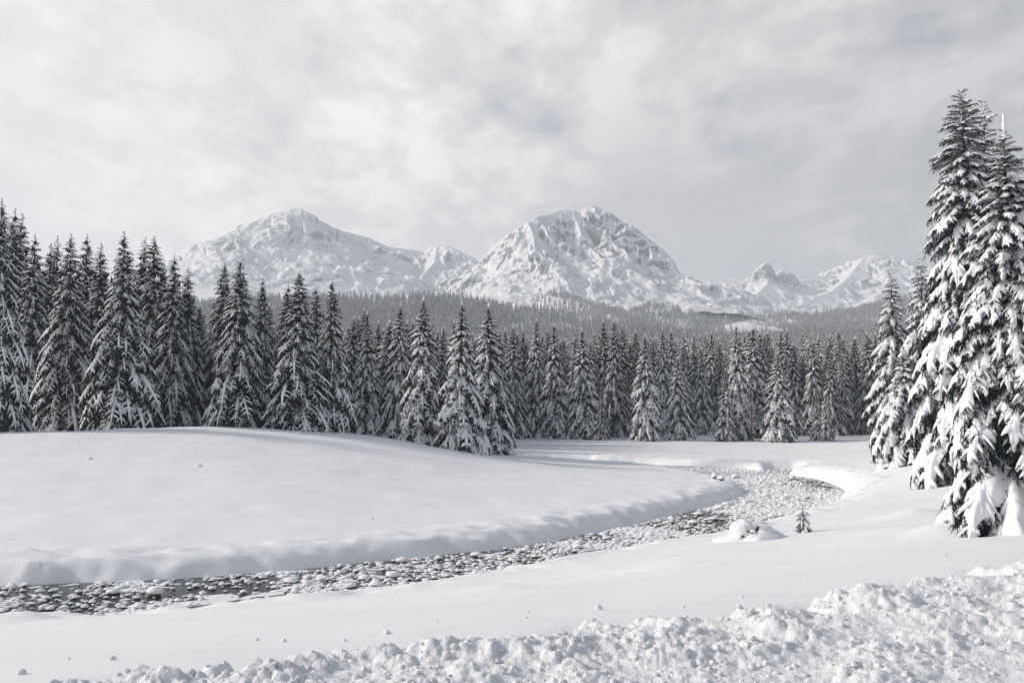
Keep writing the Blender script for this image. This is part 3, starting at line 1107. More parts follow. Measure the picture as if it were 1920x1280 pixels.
def make_spruce(seed, h, rmax, whorls, per, boughs, ragged=0.22, core=500, power=0.82, full=1.0):
    r = np.random.RandomState(seed)
    ne, sn = Geo(), Geo()
    for z, yaw, pitch, L in crown_plan(r, h, rmax, whorls, per, power=power, ragged=ragged, full=full):
        bset = boughs[1 if L > 0.11 * h else 0]
        (nv, nf), (sv, sf) = bset[r.randint(len(bset))]
        M = rotmat(yaw, pitch, r.uniform(-0.25, 0.25)) * L
        if r.rand() < 0.5:
            M = M @ np.diag([1, -1, 1])
        o = np.array((0, 0, z))
        ne.add(nv @ M.T + o, nf)
        sn.add(sv @ M.T + o, sf)
    # dark twigs filling the inside of the crown
    u = r.rand(core) ** 0.85
    a = r.rand(core) * 6.283
    rr = rmax * u ** power * r.uniform(0.05, 0.68, core)
    C = np.stack([np.cos(a) * rr, np.sin(a) * rr, h * (1 - u) * 0.96], 1)
    d = r.normal(size=(core, 3, 3)) * (0.035 * h) * (0.25 + 0.75 * u)[:, None, None] * 0.75
    d[:, :, 2] *= 1.2
    ne.add((C[:, None, :] + d).reshape(-1, 3), np.arange(core * 3).reshape(-1, 3))
    # snow-tipped leader
    sn.add(*snow_finger(r, np.stack([np.zeros(5), np.zeros(5), np.linspace(0.965, 1.0, 5) * h], 1) + r.normal(size=(5, 3)) * 0.001 * h + np.linspace(0, 0.002, 5)[:, None] * h, 0.007 * h, 0.007 * h, 5))
    return ne.arrays(), sn.arrays()


def trunk_mesh(h, rad, name='trunk', seg=7, up=0.97):
    zs = np.array([-0.4 / 20 * h, 0.0, 0.15, 0.4, 0.7, up]) * np.array([1, h, h, h, h, h])
    rs = rad * np.array([1.25, 1.15, 0.9, 0.68, 0.38, 0.06])
    a = np.linspace(0, 2 * math.pi, seg, endpoint=False)
    V = np.concatenate([np.stack([np.cos(a) * q, np.sin(a) * q, np.full(seg, z)], 1) for z, q in zip(zs, rs)])
    return mesh_from(name, V, np.array(tube_tris(len(zs), seg)), [M_BARK])


def stick(P, rad, seg=5):
    P = np.asarray(P, dtype=float)
    n = len(P)
    T = np.gradient(P, axis=0)
    T /= np.linalg.norm(T, axis=1)[:, None] + 1e-9
    ref = np.where(np.abs(T[:, 2:3]) > 0.9, np.array([[1.0, 0, 0]]), np.array([[0, 0, 1.0]]))
    N = np.cross(T, ref)
    N /= np.linalg.norm(N, axis=1)[:, None]
    U = np.cross(N, T)
    a = np.linspace(0, 2 * math.pi, seg, endpoint=False)
    rr = rad * np.linspace(1.0, 0.45, n) * (1 + 0.25 * np.sin(np.arange(n) * 2.1))
    V = P[:, None, :] + (N[:, None, :] * np.cos(a)[None, :, None] + U[:, None, :] * np.sin(a)[None, :, None]) * rr[:, None, None]
    return V.reshape(-1, 3), np.array(tube_tris(n, seg))


# mid-distance spruces, 20 m tall prototypes: (needle mesh, snow mesh, trunk mesh)
def mid_set(seed, load):
    return (bough_set(5, seed, sides=3, rings=4, seg=4, load=load, needles=8, nlen=0.17, nwid=0.030),
            bough_set(5, seed + 50, sides=6, rings=4, seg=4, load=load * 0.64, needles=6, nlen=0.12, nwid=0.024, broad=0.38))


B_LIGHT, B_HEAVY = mid_set(500, 0.70), mid_set(600, 1.32)
PROTO_H = 20.0
SPECS = [  # (boughs, rmax, whorls, per, ragged, power)
    (B_LIGHT, 3.1, 33, 9, 0.20, 0.64), (B_LIGHT, 2.7, 35, 8, 0.24, 0.60), (B_LIGHT, 3.4, 31, 10, 0.22, 0.68), (B_LIGHT, 2.4, 34, 8, 0.28, 0.56),
    (B_HEAVY, 3.0, 31, 9, 0.22, 0.64), (B_HEAVY, 2.6, 33, 8, 0.26, 0.60), (B_HEAVY, 3.5, 29, 10, 0.24, 0.68), (B_HEAVY, 2.3, 33, 8, 0.26, 0.58)]
PROTO = []
for i, (bs_, rm, wh, per, rg, pw) in enumerate(SPECS):
    (nv, nf), (sv, sf) = make_spruce(700 + i, PROTO_H, rm, wh, per, bs_, rg, 600, pw)
    PROTO.append((mesh_from('crown', nv, nf, [M_NEEDLE], smooth=False), mesh_from('snow_load', sv, sf, [M_TREESNOW]), trunk_mesh(PROTO_H, 0.22),
                  (nv, nf, sv, sf)))


def place_spruce(px, ytop, d, kind, label, group, wide=1.0, x=None, h=None, name='spruce_tree'):
    if x is None:
        x = xd(px, d)
    z0 = gz(x, d) - 0.15
    if h is None:
        h = at_d(px, ytop, d)[2] - z0
    s_ = h / PROTO_H
    root = bpy.data.objects.new(name, None)
    COL.objects.link(root)
    root.location = (x, d, z0)
    root.rotation_euler = (rnd.gauss(0, 0.012), rnd.gauss(0, 0.012), rnd.uniform(0, 6.28))
    w_ = s_ * wide * rnd.uniform(1.0, 1.20)
    root.scale = (w_, w_, s_)
    root.empty_display_size = 0.5
    cm, sm, tm, _ = PROTO[kind]
    link('trunk', tm, root)
    c = link('crown', cm, root)
    link('snow_load', sm, c)
    tag(root, label, 'tree', group)
    TAKEN.append((x, d))
    return root


TAKEN = []
rank = {}
ORD = 'first second third fourth fifth sixth seventh eighth ninth tenth eleventh twelfth thirteenth fourteenth fifteenth sixteenth seventeenth eighteenth nineteenth twentieth'.split()
LANDMARKS = [(0, 'edge spruce at far left'), (56, 'second spruce of the left row'), (124, 'twin-topped spruce of the left row'), (180, 'narrow spruce in the left row'),
             (228, 'broad forward spruce of the left row'), (289, 'tall dark spruce of the left row'), (354, 'narrow spruce before the left mountain foot'),
             (447, 'broad drooping spruce before the left mountain'), (559, 'forward spruce below the left summit'), (618, 'wide spruce ending the left rise'),
             (688, 'pale lone spruce right of the left rise'), (793, 'tallest spruce of the middle group'), (865, 'foremost middle spruce'), (961, 'dark spruce left of the picture centre'),
             (1004, 'pale spruce below the main peak shoulder'), (1041, 'spruce below the snow ridge'), (1096, 'slender spruce below the main summit'), (1154, 'tall dark pair below the main summit'),
             (1208, 'forward snowy spruce below the right flank'), (1271, 'short forward spruce below the cliff'), (1324, 'spruce left of the leaning snowy one'),
             (1382, 'tall pale spruce at the meadow edge'), (1459, 'broad cone on the far meadow'), (1538, 'two low young spruces'), (1603, 'dark spruce in the meadow corner'),
             (1676, 'lone open-topped spruce by the right bank')]
G_L, G_M, G_R = 'spruces of the front row on the left rise', 'spruces of the front row in the middle', 'spruces along the far meadow'
# (column, top row, distance, variant, width, label)
FRONT = [
    (-6, 372, 96, 2, 0.92, 'very tall dark spruce cut off by the left edge of the picture', G_L),
    (18, 390, 118, 1, 0.9, 'tall slim spruce just behind the one cut by the left edge', G_L),
    (30, 400, 124, 3, 0.9, 'tall slim spruce with its top close beside the leftmost tall tops', G_L),
    (56, 436, 113, 1, 0.95, 'spruce second in the left front row, right of the edge tree', G_L),
    (80, 455, 132, 3, 0.9, 'shorter spruce top showing between the second and third front spruces at left', G_L),
    (101, 442, 134, 3, 0.9, 'thin spruce top just left of the third front spruce at left', G_L),
    (124, 436, 108, 0, 0.95, 'full spruce third in the left front row, with a twin top', G_L),
    (162, 438, 124, 1, 0.95, 'spruce behind, right of the twin-topped one in the left row', G_L),
    (183, 455, 119, 3, 1.0, 'narrow spruce just left of the broad tallest one on the left rise', G_L),
    (228, 434, 103, 2, 1.05, 'broad tall spruce standing forward on the left rise, snow in long streaks', G_L),
    (262, 444, 124, 3, 0.95, 'slim spruce top close right of the broad forward spruce', G_L),
    (289, 442, 117, 0, 0.95, 'tall dark spruce two tops right of the broad forward spruce', G_L),
    (304, 491, 134, 3, 0.9, 'low spruce top right behind the tall dark spruce at left', G_L),
    (323, 476, 114, 1, 0.95, 'spruce where the left mountain slope meets the left row', G_L),
    (354, 501, 117, 3, 1.0, 'narrow spruce before the foot of the left mountain', G_L),
    (371, 571, 130, 1, 0.8, 'short spruce in the gap before the left mountain foot', G_L),
    (414, 489, 121, 0, 0.95, 'spruce left behind the broad spruce in front of the left mountain', G_L),
    (447, 480, 106, 2, 1.05, 'broad drooping spruce in front of the left mountain', G_L),
    (485, 516, 115, 1, 0.9, 'slim spruce right of the broad one in front of the left mountain', G_L),
    (500, 567, 128, 0, 0.8, 'short spruce in the gap left of the forward one below the left summit', G_L),
    (536, 531, 121, 1, 0.95, 'spruce left behind the forward one below the left summit', G_L),
    (559, 505, 105, 0, 1.15, 'forward spruce below the summit of the left mountain', G_L),
    (593, 535, 122, 1, 0.9, 'spruce between the two forward ones below the left summit', G_L),
    (618, 522, 108, 2, 0.95, 'wide spruce at the right end of the left rise, second below the left summit', G_L),
    (657, 590, 136, 3, 0.95, 'left of two short dark spruces in the dip right of the left rise', G_M),
    (671, 593, 142, 3, 0.9, 'right of two short dark spruces in the dip right of the left rise', G_M),
    (688, 581, 121, 5, 1.0, 'pale snowy spruce standing alone right of the left rise', G_M),
    (727, 598, 142, 3, 0.9, 'short dark spruce between the pale one and the middle group', G_M),
    (746, 567, 120, 4, 1.05, 'spruce at the left of the middle group', G_M),
    (767, 600, 134, 1, 0.9, 'short spruce inside the middle group, left of its tallest', G_M),
    (793, 554, 116, 4, 1.05, 'tallest spruce of the middle group, snow-covered top', G_M),
    (828, 621, 142, 1, 0.9, 'low spruce top between the middle group and the foremost middle spruce', G_M),
    (865, 562, 112.5, 6, 1.02, 'foremost middle spruce with splayed lower boughs on the meadow', G_M),
    (914, 567, 124, 4, 1.05, 'spruce close right behind the foremost middle spruce', G_M),
    (938, 619, 150, 1, 0.9, 'short spruce right of the foremost middle pair', G_M),
    (961, 609, 191.9, 0, 0.9, 'dark spruce first of the row left of the picture centre', G_R),
    (981, 615, 201.2, 3, 0.95, 'slim spruce in the row just left of the central pale spruce', G_R),
    (1004, 596, 196.6, 4, 0.95, 'pale spruce below the left shoulder of the main peak', G_R),
    (1041, 603, 194.2, 5, 1.05, 'spruce below the snow ridge of the main peak', G_R),
    (1056, 634, 217.6, 1, 0.9, 'low spruce behind and right of the one below the snow ridge', G_R),
    (1077, 620, 210.6, 0, 0.9, 'dark spruce behind, below the summit of the main peak', G_R),
    (1096, 613, 190.7, 5, 1.05, 'slender snowy spruce below the summit of the main peak', G_R),
    (1127, 727, 187.2, 1, 1.0, 'young spruce half the height of its neighbours, below the main summit', G_R),
    (1136, 598, 205.9, 1, 1.0, 'tall dark spruce behind the young half-height spruce', G_R),
    (1154, 598, 198.9, 0, 0.95, 'tall dark spruce right of the young half-height spruce', G_R),
    (1166, 606, 208.3, 3, 1.0, 'spruce top close right behind the tall dark pair', G_R),
    (1194, 619, 215.3, 1, 0.95, 'spruce behind the forward snowy one below the right flank', G_R),
    (1208, 625, 186, 4, 1.1, 'forward snowy spruce below the right flank of the main peak', G_R),
    (1238, 647, 217.6, 1, 0.9, 'low spruce right behind the forward snowy one below the right flank', G_R),
    (1251, 627, 222.3, 0, 0.85, 'spruce top left behind the short forward spruce', G_R),
    (1271, 668, 188.4, 4, 1.15, 'short forward spruce below the dark cliff at the right of the main peak', G_R),
    (1282, 638, 215.3, 1, 0.9, 'dark spruce behind the short forward one below the cliff', G_R),
    (1310, 647, 215.3, 3, 1.0, 'spruce behind in the gap left of the leaning snow-covered one', G_R),
    (1324, 630, 222.3, 0, 0.9, 'spruce top behind, left of the tall pale spruce', G_R),
    (1350, 640, 210.6, 1, 0.95, 'dark spruce just left of the tall pale spruce', G_R),
    (1358, 690, 183.7, 7, 1.15, 'smaller heavily snowed spruce leaning on the left of the tall pale spruce', G_R),
    (1382, 605, 188.4, 6, 0.85, 'tall pale spruce thick with snow at the far meadow edge', G_R),
    (1414, 609, 195.4, 5, 1.05, 'slender tall spruce right behind the bare skeleton tree', G_R),
    (1430, 623, 217.6, 3, 1.0, 'spruce top between the slender tall one and the broad cone', G_R),
    (1459, 659, 181.3, 6, 1.12, 'broad cone of a spruce standing forward on the far meadow', G_R),
    (1488, 641, 205.9, 1, 1.0, 'spruce close right behind the broad cone', G_R),
    (1507, 668, 212.9, 3, 0.95, 'low spruce in the gap right of the broad cone', G_R),
    (1527, 636, 203.6, 5, 1.05, 'spruce behind the low twin young spruces', G_R),
    (1531, 735, 184.9, 7, 1.3, 'left of two low young spruces at the right of the far meadow', G_R),
    (1546, 737, 183.7, 5, 1.15, 'right of two low young spruces at the right of the far meadow', G_R),
    (1558, 656, 201.2, 0, 1.0, 'spruce just right behind the two low young spruces', G_R),
    (1577, 652, 210.6, 1, 1.0, 'dark spruce two tops right of the low young spruces', G_R),
    (1603, 630, 217.6, 1, 1.0, 'dark spruce in the shaded corner of the far meadow', G_R),
    (1628, 622, 205.9, 0, 0.95, 'spruce half hidden by the lone tall one before the right bank', G_R),
]
for px, yt, d, k, wd, lab, grp in FRONT:
    place_spruce(px, yt, d, k, lab, grp, wd)

# forest behind the front rows: the largest in view as trees of their own, the rest as one stand
fr_ = np.random.RandomState(77)
pts = []
fx, fy = fr_.uniform(-330, 420, 60000), fr_.uniform(128, 640, 60000)
fcells = {}
for x, y in TAKEN:
    fcells.setdefault((int(x // 4), int(y // 4)), []).append((x, y, 2.3))
for x, y in zip(fx, fy):
    if abs(x / y) > 0.66:
        continue
    col_ = 960 + x / y * FPX
    lim = np.interp(col_, [-400, 0, 300, 640, 760, 860, 960, 1300, 1640, 1700, 2300], [126, 126, 124, 130, 140, 155, 200, 208, 204, 170, 120])
    if y < lim or (y < 260 and 700 < col_ < 900 and y < 150):
        continue
    mind = 3.1 if y < 300 else 3.9
    key = (int(x // 4), int(y // 4))
    if any((qx - x) ** 2 + (qy - y) ** 2 < mind * mind for dx in (-1, 0, 1) for dy in (-1, 0, 1) for qx, qy, _ in fcells.get((key[0] + dx, key[1] + dy), ())):
        continue
    fcells.setdefault(key, []).append((x, y, mind))
    pts.append((x, y, fr_.rand(), fr_.randint(8), fr_.uniform(0, 6.28)))


def forest_height(x, y, u):
    col_ = 960 + x / y * FPX
    h = 15.5 + 7.5 * u
    if col_ < 640 and y < 200:                # keep the crowns behind below the front row's tops
        top = np.interp(col_, [-300, 30, 300, 380, 640], [400, 440, 470, 560, 600])
        h = min(h, at_d(col_, top, y)[2] - 5.0 - 2.0 * u)
    elif y < 200:
        h = min(h, 17 + 3 * u)
    return max(h, 7.0)


def score(p):
    x, y, u = p[0], p[1], p[2]
    return (forest_height(x, y, u) / y) * (1.0 if abs(x / y) < 0.53 else 0.02)


pts.sort(key=lambda p: p[1] + (1000 if abs(p[0] / p[1]) > 0.53 else 0) + (400 if p[0] / p[1] * FPX < -310 and p[1] > 146 else 0) + (500 if p[0] / p[1] * FPX > 735 else 0))
N_IND = 228
for x, y, u, k, rz in pts[:N_IND]:
    col_ = 960 + x / y * FPX
    lm = min(LANDMARKS, key=lambda q: abs(q[0] - col_))
    side = 'left' if col_ < lm[0] else 'right'
    rank[(lm, side)] = rank.get((lm, side), 0) + 1
    n_ = rank[(lm, side)]
    lab = '%s spruce behind and %s of the %s' % (ORD[n_ - 1] if n_ <= len(ORD) else 'remote', side, lm[1])
    grp = 'spruces of the stand behind the front rows'
    kk = k % 4 if col_ < 650 else (4 + k % 4 if rnd.random() < 0.6 else k)
    place_spruce(col_, 0, y, kk, lab, grp, 0.92, x=x, h=forest_height(x, y, u))

# points for the far forest (valley floor behind, hillsides)
far = [(x, y, forest_height(x, y, u), k, rz) for x, y, u, k, rz in pts[N_IND:]]
hx, hy = fr_.uniform(-900, 1300, 150000), fr_.uniform(600, 2150, 150000)
inview = np.abs(hx / hy) < 0.62
hx, hy = hx[inview], hy[inview]
hz_ = valley(hx, hy)
colv = 960 + hx / hy * FPX
elev = 767 - (hz_ + 8 - CAMZ) / hy * FPX       # picture row of the crown
clump = fbm(hx / 70, hy / 70, 4, 131)
open1 = np.exp(-(((hx - at_d(1400, 603, 1500)[0]) / 46) ** 2 + ((hy - 1475) / 75) ** 2))
open2 = np.exp(-(((hx - at_d(1500, 605, 1400)[0]) / 30) ** 2 + ((hy - 1400) / 40) ** 2))
open3 = np.exp(-(((hx - at_d(1290, 615, 1350)[0]) / 28) ** 2 + ((hy - 1350) / 50) ** 2))
dens = np.ones(hx.shape)
dens *= np.where(hy > 1330, np.interp(colv, [0, 300, 880, 960, 1040, 1100, 1240, 1300, 1400, 1600, 2000], [0.0, 0.0, 0.04, 0.12, 0.45, 0.8, 0.75, 0.5, 0.8, 0.9, 0.95]), 1.0)
dens *= np.where(hy > 1980, 0.12, 1.0)
dens *= sstep(-0.75, 0.15, clump + np.where(hy < 1330, 0.62, 0.12))
dens *= 1 - np.clip(1.5 * (open1 + open2 + open3), 0, 1)
dens *= np.where((colv > 960) & (colv < 1110) & (hy > 900) & (hy < 1600), sstep(-0.3, 0.4, clump) * 0.6, 1.0)
keep = fr_.rand(len(hx)) < dens * 0.75
hill = [(x, y, fr_.uniform(9, 16.5), fr_.randint(8), fr_.uniform(0, 6.28)) for x, y in zip(hx[keep], hy[keep])]
print('forest individuals', N_IND, 'far', len(far), 'hill', len(hill))

protos = bpy.data.collections.new('far_spruce_kinds')
LB = bough_set(5, 900, sides=2, rings=3, seg=3, load=1.65, needles=8, nlen=0.22, nwid=0.06)
for i in range(6):
    (nv, nf), (sv, sf) = make_spruce(950 + i, 1.0, (0.13, 0.11, 0.15)[i % 3], 15, 6, (LB, LB), 0.25, 160, 0.62)
    V = np.concatenate([nv, sv])
    F = np.concatenate([nf, sf + len(nv)])
    me = mesh_from('far_spruce', V, F, [M_NEEDLE, M_TREESNOW], np.r_[np.zeros(len(nf)), np.ones(len(sf))], smooth=False)
    protos.objects.link(bpy.data.objects.new('far_spruce', me))


def stand(name, P, label, zoff):
    x = np.array([p[0] for p in P])
    y = np.array([p[1] for p in P])
    z = ground(x, y) - zoff
    me = bpy.data.meshes.new(name)
    me.from_pydata(np.stack([x, y, z], 1).tolist(), [], [])
    h = np.array([p[2] for p in P])
    a = me.attributes.new('tree_h', 'FLOAT', 'POINT')
    a.data.foreach_set('value', h.astype(np.float32))
    a = me.attributes.new('tree_k', 'INT', 'POINT')
    a.data.foreach_set('value', np.array([p[3] % 6 for p in P], dtype=np.int32))
    a = me.attributes.new('tree_r', 'FLOAT', 'POINT')
    a.data.foreach_set('value', np.array([p[4] for p in P], dtype=np.float32))
    o = link(name, me)
    ng = bpy.data.node_groups.new(name + '_nodes', 'GeometryNodeTree')
    ng.interface.new_socket('Geometry', in_out='INPUT', socket_type='NodeSocketGeometry')
    ng.interface.new_socket('Geometry', in_out='OUTPUT', socket_type='NodeSocketGeometry')
    gi, go = ng.nodes.new('NodeGroupInput'), ng.nodes.new('NodeGroupOutput')
    m2p = ng.nodes.new('GeometryNodeMeshToPoints')
    inst = ng.nodes.new('GeometryNodeInstanceOnPoints')
    ci = ng.nodes.new('GeometryNodeCollectionInfo')
    ci.inputs['Collection'].default_value = protos
    ci.inputs['Separate Children'].default_value = True
    ci.inputs['Reset Children'].default_value = True
    inst.inputs['Pick Instance'].default_value = True

    def attr(nm, ty):
        n = ng.nodes.new('GeometryNodeInputNamedAttribute')
        n.data_type = ty
        n.inputs['Name'].default_value = nm
        return n.outputs['Attribute']
    L = ng.links.new
    L(gi.outputs[0], m2p.inputs['Mesh'])
    L(m2p.outputs[0], inst.inputs['Points'])
    L(ci.outputs[0], inst.inputs['Instance'])
    L(attr('tree_k', 'INT'), inst.inputs['Instance Index'])
    cmb = ng.nodes.new('ShaderNodeCombineXYZ')
    L(attr('tree_r', 'FLOAT'), cmb.inputs[2])
    L(cmb.outputs[0], inst.inputs['Rotation'])
    L(attr('tree_h', 'FLOAT'), inst.inputs['Scale'])
    L(inst.outputs[0], go.inputs[0])
    md = o.modifiers.new('stand', 'NODES')
    md.node_group = ng
    tag(o, label, 'forest', kind='stuff')
    return o


stand('valley_forest', far, 'dense snow-dusted spruce forest filling the valley behind the meadow', 0.3)
stand('hillside_forest', hill, 'distant spruce woods covering the lower hills below the mountains', 0.5)

# ------------------------------------------------------------------ the near spruces at the right: every bough a part
B_NEAR = bough_set(8, 1200, sides=9, rings=6, seg=6, load=0.80, needles=26, nlen=0.10, nwid=0.011, droop=0.30, broad=0.36, pad=0.085)
B_LONG = bough_set(8, 1300, sides=15, rings=6, seg=6, load=0.50, needles=38, nlen=0.075, nwid=0.007, droop=0.28, broad=0.36, pad=0.060)
NEAR_M, LONG_M = [], []
for src, dst in ((B_NEAR, NEAR_M), (B_LONG, LONG_M)):
    for (nv, nf), (sv, sf) in src:
        dst.append((mesh_from('bough', nv, nf, [M_NEEDLE], smooth=False), mesh_from('snow_load', sv, sf, [M_TREESNOW])))


G_RE = 'large spruces at the right edge'


def near_spruce(px, ytop, d, rmax, whorls, per, seed, label, power=0.8, leader=0.0, full=1.0, heavy=False, grp=None):
    x = xd(px, d)
    z0 = gz(x, d) - 0.1
    h = at_d(px, ytop, d)[2] - z0
    r = np.random.RandomState(seed)
    root = bpy.data.objects.new('spruce_tree', None)
    COL.objects.link(root)
    root.location = (x, d, z0)
    tag(root, label, 'tree', grp)
    link('trunk', trunk_mesh(h, 0.011 * h + 0.03, up=0.93), root)
    hc = h - leader
    for z, yaw, pitch, L in crown_plan(r, hc, rmax, whorls, per, power=power, low=0.02, ragged=0.25, full=full):
        bm, sm = (NEAR_M if L < 1.5 or heavy else LONG_M)[r.randint(8)]
        o = link('bough', bm, root, (0, 0, z))
        # order XYZ: roll, then pitch (about y, negative lifts), then yaw
        o.rotation_euler = (r.uniform(-0.25, 0.25), -pitch, yaw)
        o.scale = (L, L, L)
        link('snow_load', sm, o)
    # dark inner twigs
    core = 2200
    u = r.rand(core) ** 0.95
    a = r.rand(core) * 6.283
    rr = rmax * u ** power * r.uniform(0.03, 0.7, core)
    C = np.stack([np.cos(a) * rr, np.sin(a) * rr, hc * (1 - u) * 0.95], 1)
    dv_ = r.normal(size=(core, 3, 3)) * 0.13 * (0.15 + 0.85 * u)[:, None, None]
    link('inner_twigs', mesh_from('inner_twigs', (C[:, None, :] + dv_).reshape(-1, 3), np.arange(core * 3).reshape(-1, 3), [M_NEEDLE], smooth=False), root)
    # snow-wrapped leader
    n = 8
    P = np.stack([r.normal(size=n) * 0.004, r.normal(size=n) * 0.004, np.linspace(hc * 0.972, h, n)], 1) + np.linspace(0, 0.02, n)[:, None]
    v, f = stick(P, 0.085 if leader else 0.06, 7)
    link('leader_snow', mesh_from('leader_snow', v, f, [M_TREESNOW]), root)
    TAKEN.append((x, d))
    return root


G_RB = 'spruces at the right bank'
near_spruce(1820, 167, 62, 3.7, 38, 12, 41, 'tallest spruce in the picture, dark top against the sky', 0.52, grp=G_RE)
near_spruce(1861, 188, 66, 3.1, 30, 10, 42, 'tall spruce with its thin top just right behind the tallest', 0.56, grp=G_RE)
near_spruce(1898, 214, 33, 2.45, 33, 13, 43, 'nearest spruce, heavily snowed boughs and white leader, cut by the right edge', 0.60, leader=0.5, grp=G_RE)
near_spruce(1676, 500, 99, 3.3, 24, 8, 44, 'lone tall spruce with open top before the right bank', 0.62, grp=G_RB)
near_spruce(1732, 477, 94, 2.8, 26, 8, 45, 'tall narrow spruce right behind the lone open-topped one', 0.56, grp=G_RB)
near_spruce(1694, 655, 78, 2.7, 14, 9, 46, 'low bushy snow-covered spruce at the edge of the right bank', 0.60, heavy=True, grp=G_RB)

# ------------------------------------------------------------------ small things
# little sapling
x, y, z = hit(1506, 998)
hs = at_d(1506, 914, y)[2] - z
root = tag(link('spruce_sapling', None, None, (x, y, z - 0.05)), 'little snow-hung spruce sapling with a thin white leader by the stream', 'sapling')
link('trunk', trunk_mesh(hs, 0.028, up=0.95), root)
r_ = np.random.RandomState(9)
for zf, L, pit, k in [(0.02, 0.46, -0.30, 7), (0.10, 0.46, -0.45, 7), (0.18, 0.42, -0.50, 6), (0.26, 0.36, -0.45, 6), (0.34, 0.29, -0.3, 5), (0.42, 0.22, -0.1, 5), (0.50, 0.18, 0.1, 4),
                      (0.58, 0.15, 0.3, 4), (0.67, 0.22, 0.45, 3)]:
    for i in range(k):
        bm, sm = NEAR_M[r_.randint(8)]
        o = link('bough', bm, root, (0, 0, (zf + 0.06) * hs))
        o.rotation_euler = (0, -pit + r_.uniform(-0.15, 0.15), i * 6.283 / k + r_.uniform(-0.3, 0.3) + zf * 9)
        q = 1.05 * L * r_.uniform(0.85, 1.25) * hs / 1.5
        thin = 0.35 if zf > 0.45 else 1.0
        o.scale = (q, q * thin, q * (0.6 if zf > 0.45 else 1.2))
        link('snow_load', sm, o)
P = np.stack([np.zeros(9), np.zeros(9), np.linspace(0.66, 1.0, 9) * hs], 1) + np.linspace(0, 0.012, 9)[:, None]
v, f = snow_finger(r_, P, 0.035, 0.035, 6)
link('leader_snow', mesh_from('leader_snow', v, f, [M_TREESNOW]), root)

# snow-covered bush: rounded domes of snow with dark twigs in the cleft
x, y, z = hit(1412, 1012)
root = tag(link('snow_covered_bush', None, None, (x, y, z)), 'low bush buried under rounded snow pillows, dark twigs in the cleft', 'bush')


def dome(cx0, cy0, cz0, rx, ry, rz, seed, tilt=0.0):
    u, f = ico(4)
    n = fbm(u[:, 0] * 1.2 + seed, u[:, 1] * 1.2 + u[:, 2], 3, 19)
    u = u * (1 + 0.15 * n)[:, None]
    u = u * (rx, ry, rz)
    c, s_ = math.cos(tilt), math.sin(tilt)
    u = np.stack([u[:, 0] * c - u[:, 2] * s_, u[:, 1], u[:, 0] * s_ + u[:, 2] * c], 1)
    return u + (cx0, cy0, cz0), f


px_m = y / FPX
gg = Geo()
for args in [(-0.30, 0.32, 0.26, 0.56, 0.52, 0.50, 1, 0.1), (0.28, 0.36, 0.24, 0.72, 0.52, 0.46, 2, -0.2), (0.80, 0.30, 0.02, 0.60, 0.50, 0.34, 3, -0.25), (-0.1, 0.5, -0.15, 1.3, 0.9, 0.30, 5, 0.0)]:
    gg.add(*dome(*args))
v, f = gg.arrays()
link('back_snow_pillow', mesh_from('back_snow_pillow', v, f, [M_CAP]), root)
gg = Geo()
gg.add(*dome(0.30, -0.26, 0.0, 0.72, 0.44, 0.42, 4, -0.10))
v, f = gg.arrays()
link('front_snow_pillow', mesh_from('front_snow_pillow', v, f, [M_CAP]), root)
for i in range(9):
    t_ = i / 8
    B = np.array((-0.42 + 0.62 * t_, -0.22 - 0.05 * math.sin(t_ * 3), 0.12 + 0.42 * t_))
    d_ = np.array((r_.uniform(-0.1, 0.1), -0.12 - 0.08 * r_.rand(), r_.uniform(-0.08, 0.12)))
    P = B + np.linspace(-0.5, 1, 5)[:, None] * d_
    nv, nf = needle_brush(r_, P, 46, 0.11, 0.016, 0.3)
    link('twig', mesh_from('twig', nv, nf, [M_NEEDLE], smooth=False), root)

# bare skeleton of a dead spruce before the slender one at the far meadow
x, d = xd(1408, 182), 182
z = gz(x, d)
h = at_d(1408, 664, d)[2] - z
root = tag(link('dead_spruce', None, None, (x, d, z - 0.1)), 'bare skeleton of a dead spruce with thin frosted branches', 'tree')
link('trunk', trunk_mesh(h, 0.13, up=1.0), root)
for i in range(46):
    u = (i + 0.5) / 46
    zz_ = h * (0.97 - 0.80 * u)
    a = r_.uniform(0, 6.28)
    L = (0.5 + 2.6 * u ** 0.8) * r_.uniform(0.7, 1.1)
    q = np.linspace(0, 1, 6)
    P = np.stack([np.cos(a) * q * L, np.sin(a) * q * L, zz_ + 0.12 * q * L - 0.5 * L * q ** 2], 1)
    v, f = stick(P, 0.045, 4)
    b_o = link('branch', mesh_from('branch', v, f, [M_BARK]), root)
    v, f = snow_finger(r_, P + (0, 0, 0.05), 0.05, 0.06, 4)
    link('snow_load', mesh_from('snow_load', v, f, [M_FROST]), b_o)

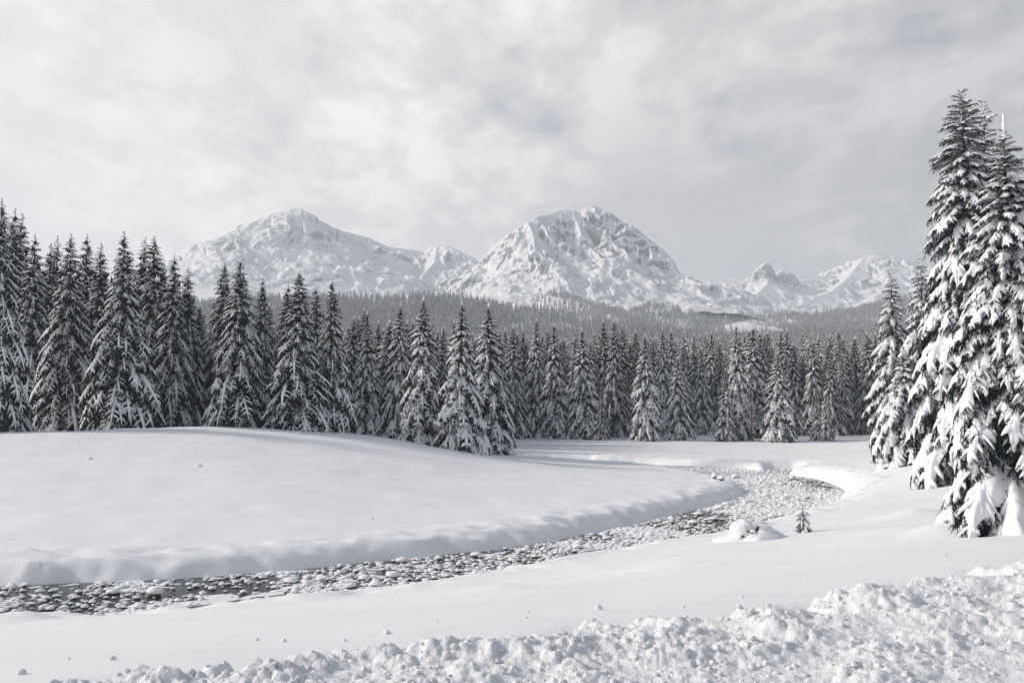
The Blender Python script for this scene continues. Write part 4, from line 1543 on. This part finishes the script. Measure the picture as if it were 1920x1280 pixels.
# frosted weeds standing out of the left field
for px, py, top, lab in [(18, 826, 806, 'bushy frosted weed at the left edge below the spruces'), (385, 816, 794, 'thin frosted weed on the crest of the left rise'),
                         (555, 838, 806, 'tall frosted weed with a spreading foot, right part of the left rise'), (368, 850, 836, 'small frosted stalk low on the left field'),
                         (148, 834, 826, 'tiny frosted tuft on the snow at far left')]:
    x, y, z = hit(px, py, 30)
    h = max(0.3, at_d(px, top, y)[2] - z)
    root = tag(link('frosted_weed', None, None, (x, y, z - 0.03)), lab, 'weed', 'frosted weeds on the left field')
    v, f = stick(np.stack([np.linspace(0, 0.06, 5) * h, np.zeros(5), np.linspace(0, 1, 5) * h], 1), 0.022, 5)
    link('stem', mesh_from('stem', v, f, [M_FROST]), root)
    for i in range(9):
        a, u = r_.uniform(0, 6.28), r_.uniform(0.15, 0.9)
        L = h * r_.uniform(0.2, 0.4)
        q = np.linspace(0, 1, 4)
        P = np.stack([np.cos(a) * q * L + 0.06 * u * h, np.sin(a) * q * L, u * h + 0.6 * q * L], 1)
        v, f = stick(P, 0.013, 4)
        link('twig', mesh_from('twig', v, f, [M_FROST]), root)

# snowy boulders in and by the stream, small drifted lumps in the field
for px, py, sz, lab, nm in [(1380, 903, 0.33, 'dark-bottomed boulder with a snow cap where the stream bends', 'boulder'),
                            (1353, 900, 0.24, 'smaller snow-capped boulder left of the one at the bend', 'boulder'),
                            (1340, 897, 0.20, 'tall thin snow-capped boulder, leftmost by the bend', 'boulder'),
                            (1290, 1136, 0.24, 'rounded snow-covered boulder in the notch of the near bank at left', 'boulder'),
                            (1487, 905, 0.20, 'small snow-capped snag of rock standing in the stream', 'boulder'),
                            (373, 874, 0.20, 'snow clod lying on the left field', 'snow lump'),
                            (168, 861, 0.16, 'faint snow clod on the far left field', 'snow lump'),
                            (697, 973, 0.10, 'small grey clod alone on the middle of the field', 'snow lump')]:
    if px == 1290:
        px, py = 290, 1134
    x, y, z = hit(px, py, 24)
    z = max(z, 0.0)
    if nm == 'boulder':
        st, cap, _, _ = STONES[len(lab) % 8]
        tall = 1.5 if 'tall' in lab or 'snag' in lab else 1.0
        root = tag(link('boulder', st, None, (x, y, z + sz * 0.35), r_.rand() * 6, (sz, sz, sz * tall)), lab, 'boulder')
        link('snow_cap', cap, root, (0, 0, -0.05), 0, (1.15, 1.15, 1.5))
    else:
        v = lump_shape(r_, IV2, 0.3) * sz * (1.2, 1, 0.8)
        tag(link('snow_clod', mesh_from('snow_clod', v, IF2, [M_PLOUGH]), None, (x, y, z + sz * 0.2)), lab, 'snow lump')

# ------------------------------------------------------------------ air
import bmesh
bm = bmesh.new()
bmesh.ops.create_cube(bm, size=1.0)
for v in bm.verts:
    v.co = Vector((v.co.x * 19000, v.co.y * 19000, 640.0 if v.co.z > 0 else -12.0))
me = bpy.data.meshes.new('haze')
bm.to_mesh(me)
bm.free()
hz_m = bpy.data.materials.new('haze')
hz_m.use_nodes = True
t = hz_m.node_tree
t.nodes.clear()
pv = nd(t, 'ShaderNodeVolumePrincipled')
pv.inputs['Color'].default_value = (0.89, 0.95, 1.0, 1)
pv.inputs['Density'].default_value = 0.00019
pv.inputs['Anisotropy'].default_value = 0.2
mo = nd(t, 'ShaderNodeOutputMaterial')
t.links.new(pv.outputs[0], mo.inputs['Volume'])
me.materials.append(hz_m)
haze = link('haze', me)
tag(haze, kind='stuff')
haze['label'] = 'thin winter haze filling the valley air'
haze['category'] = 'haze'
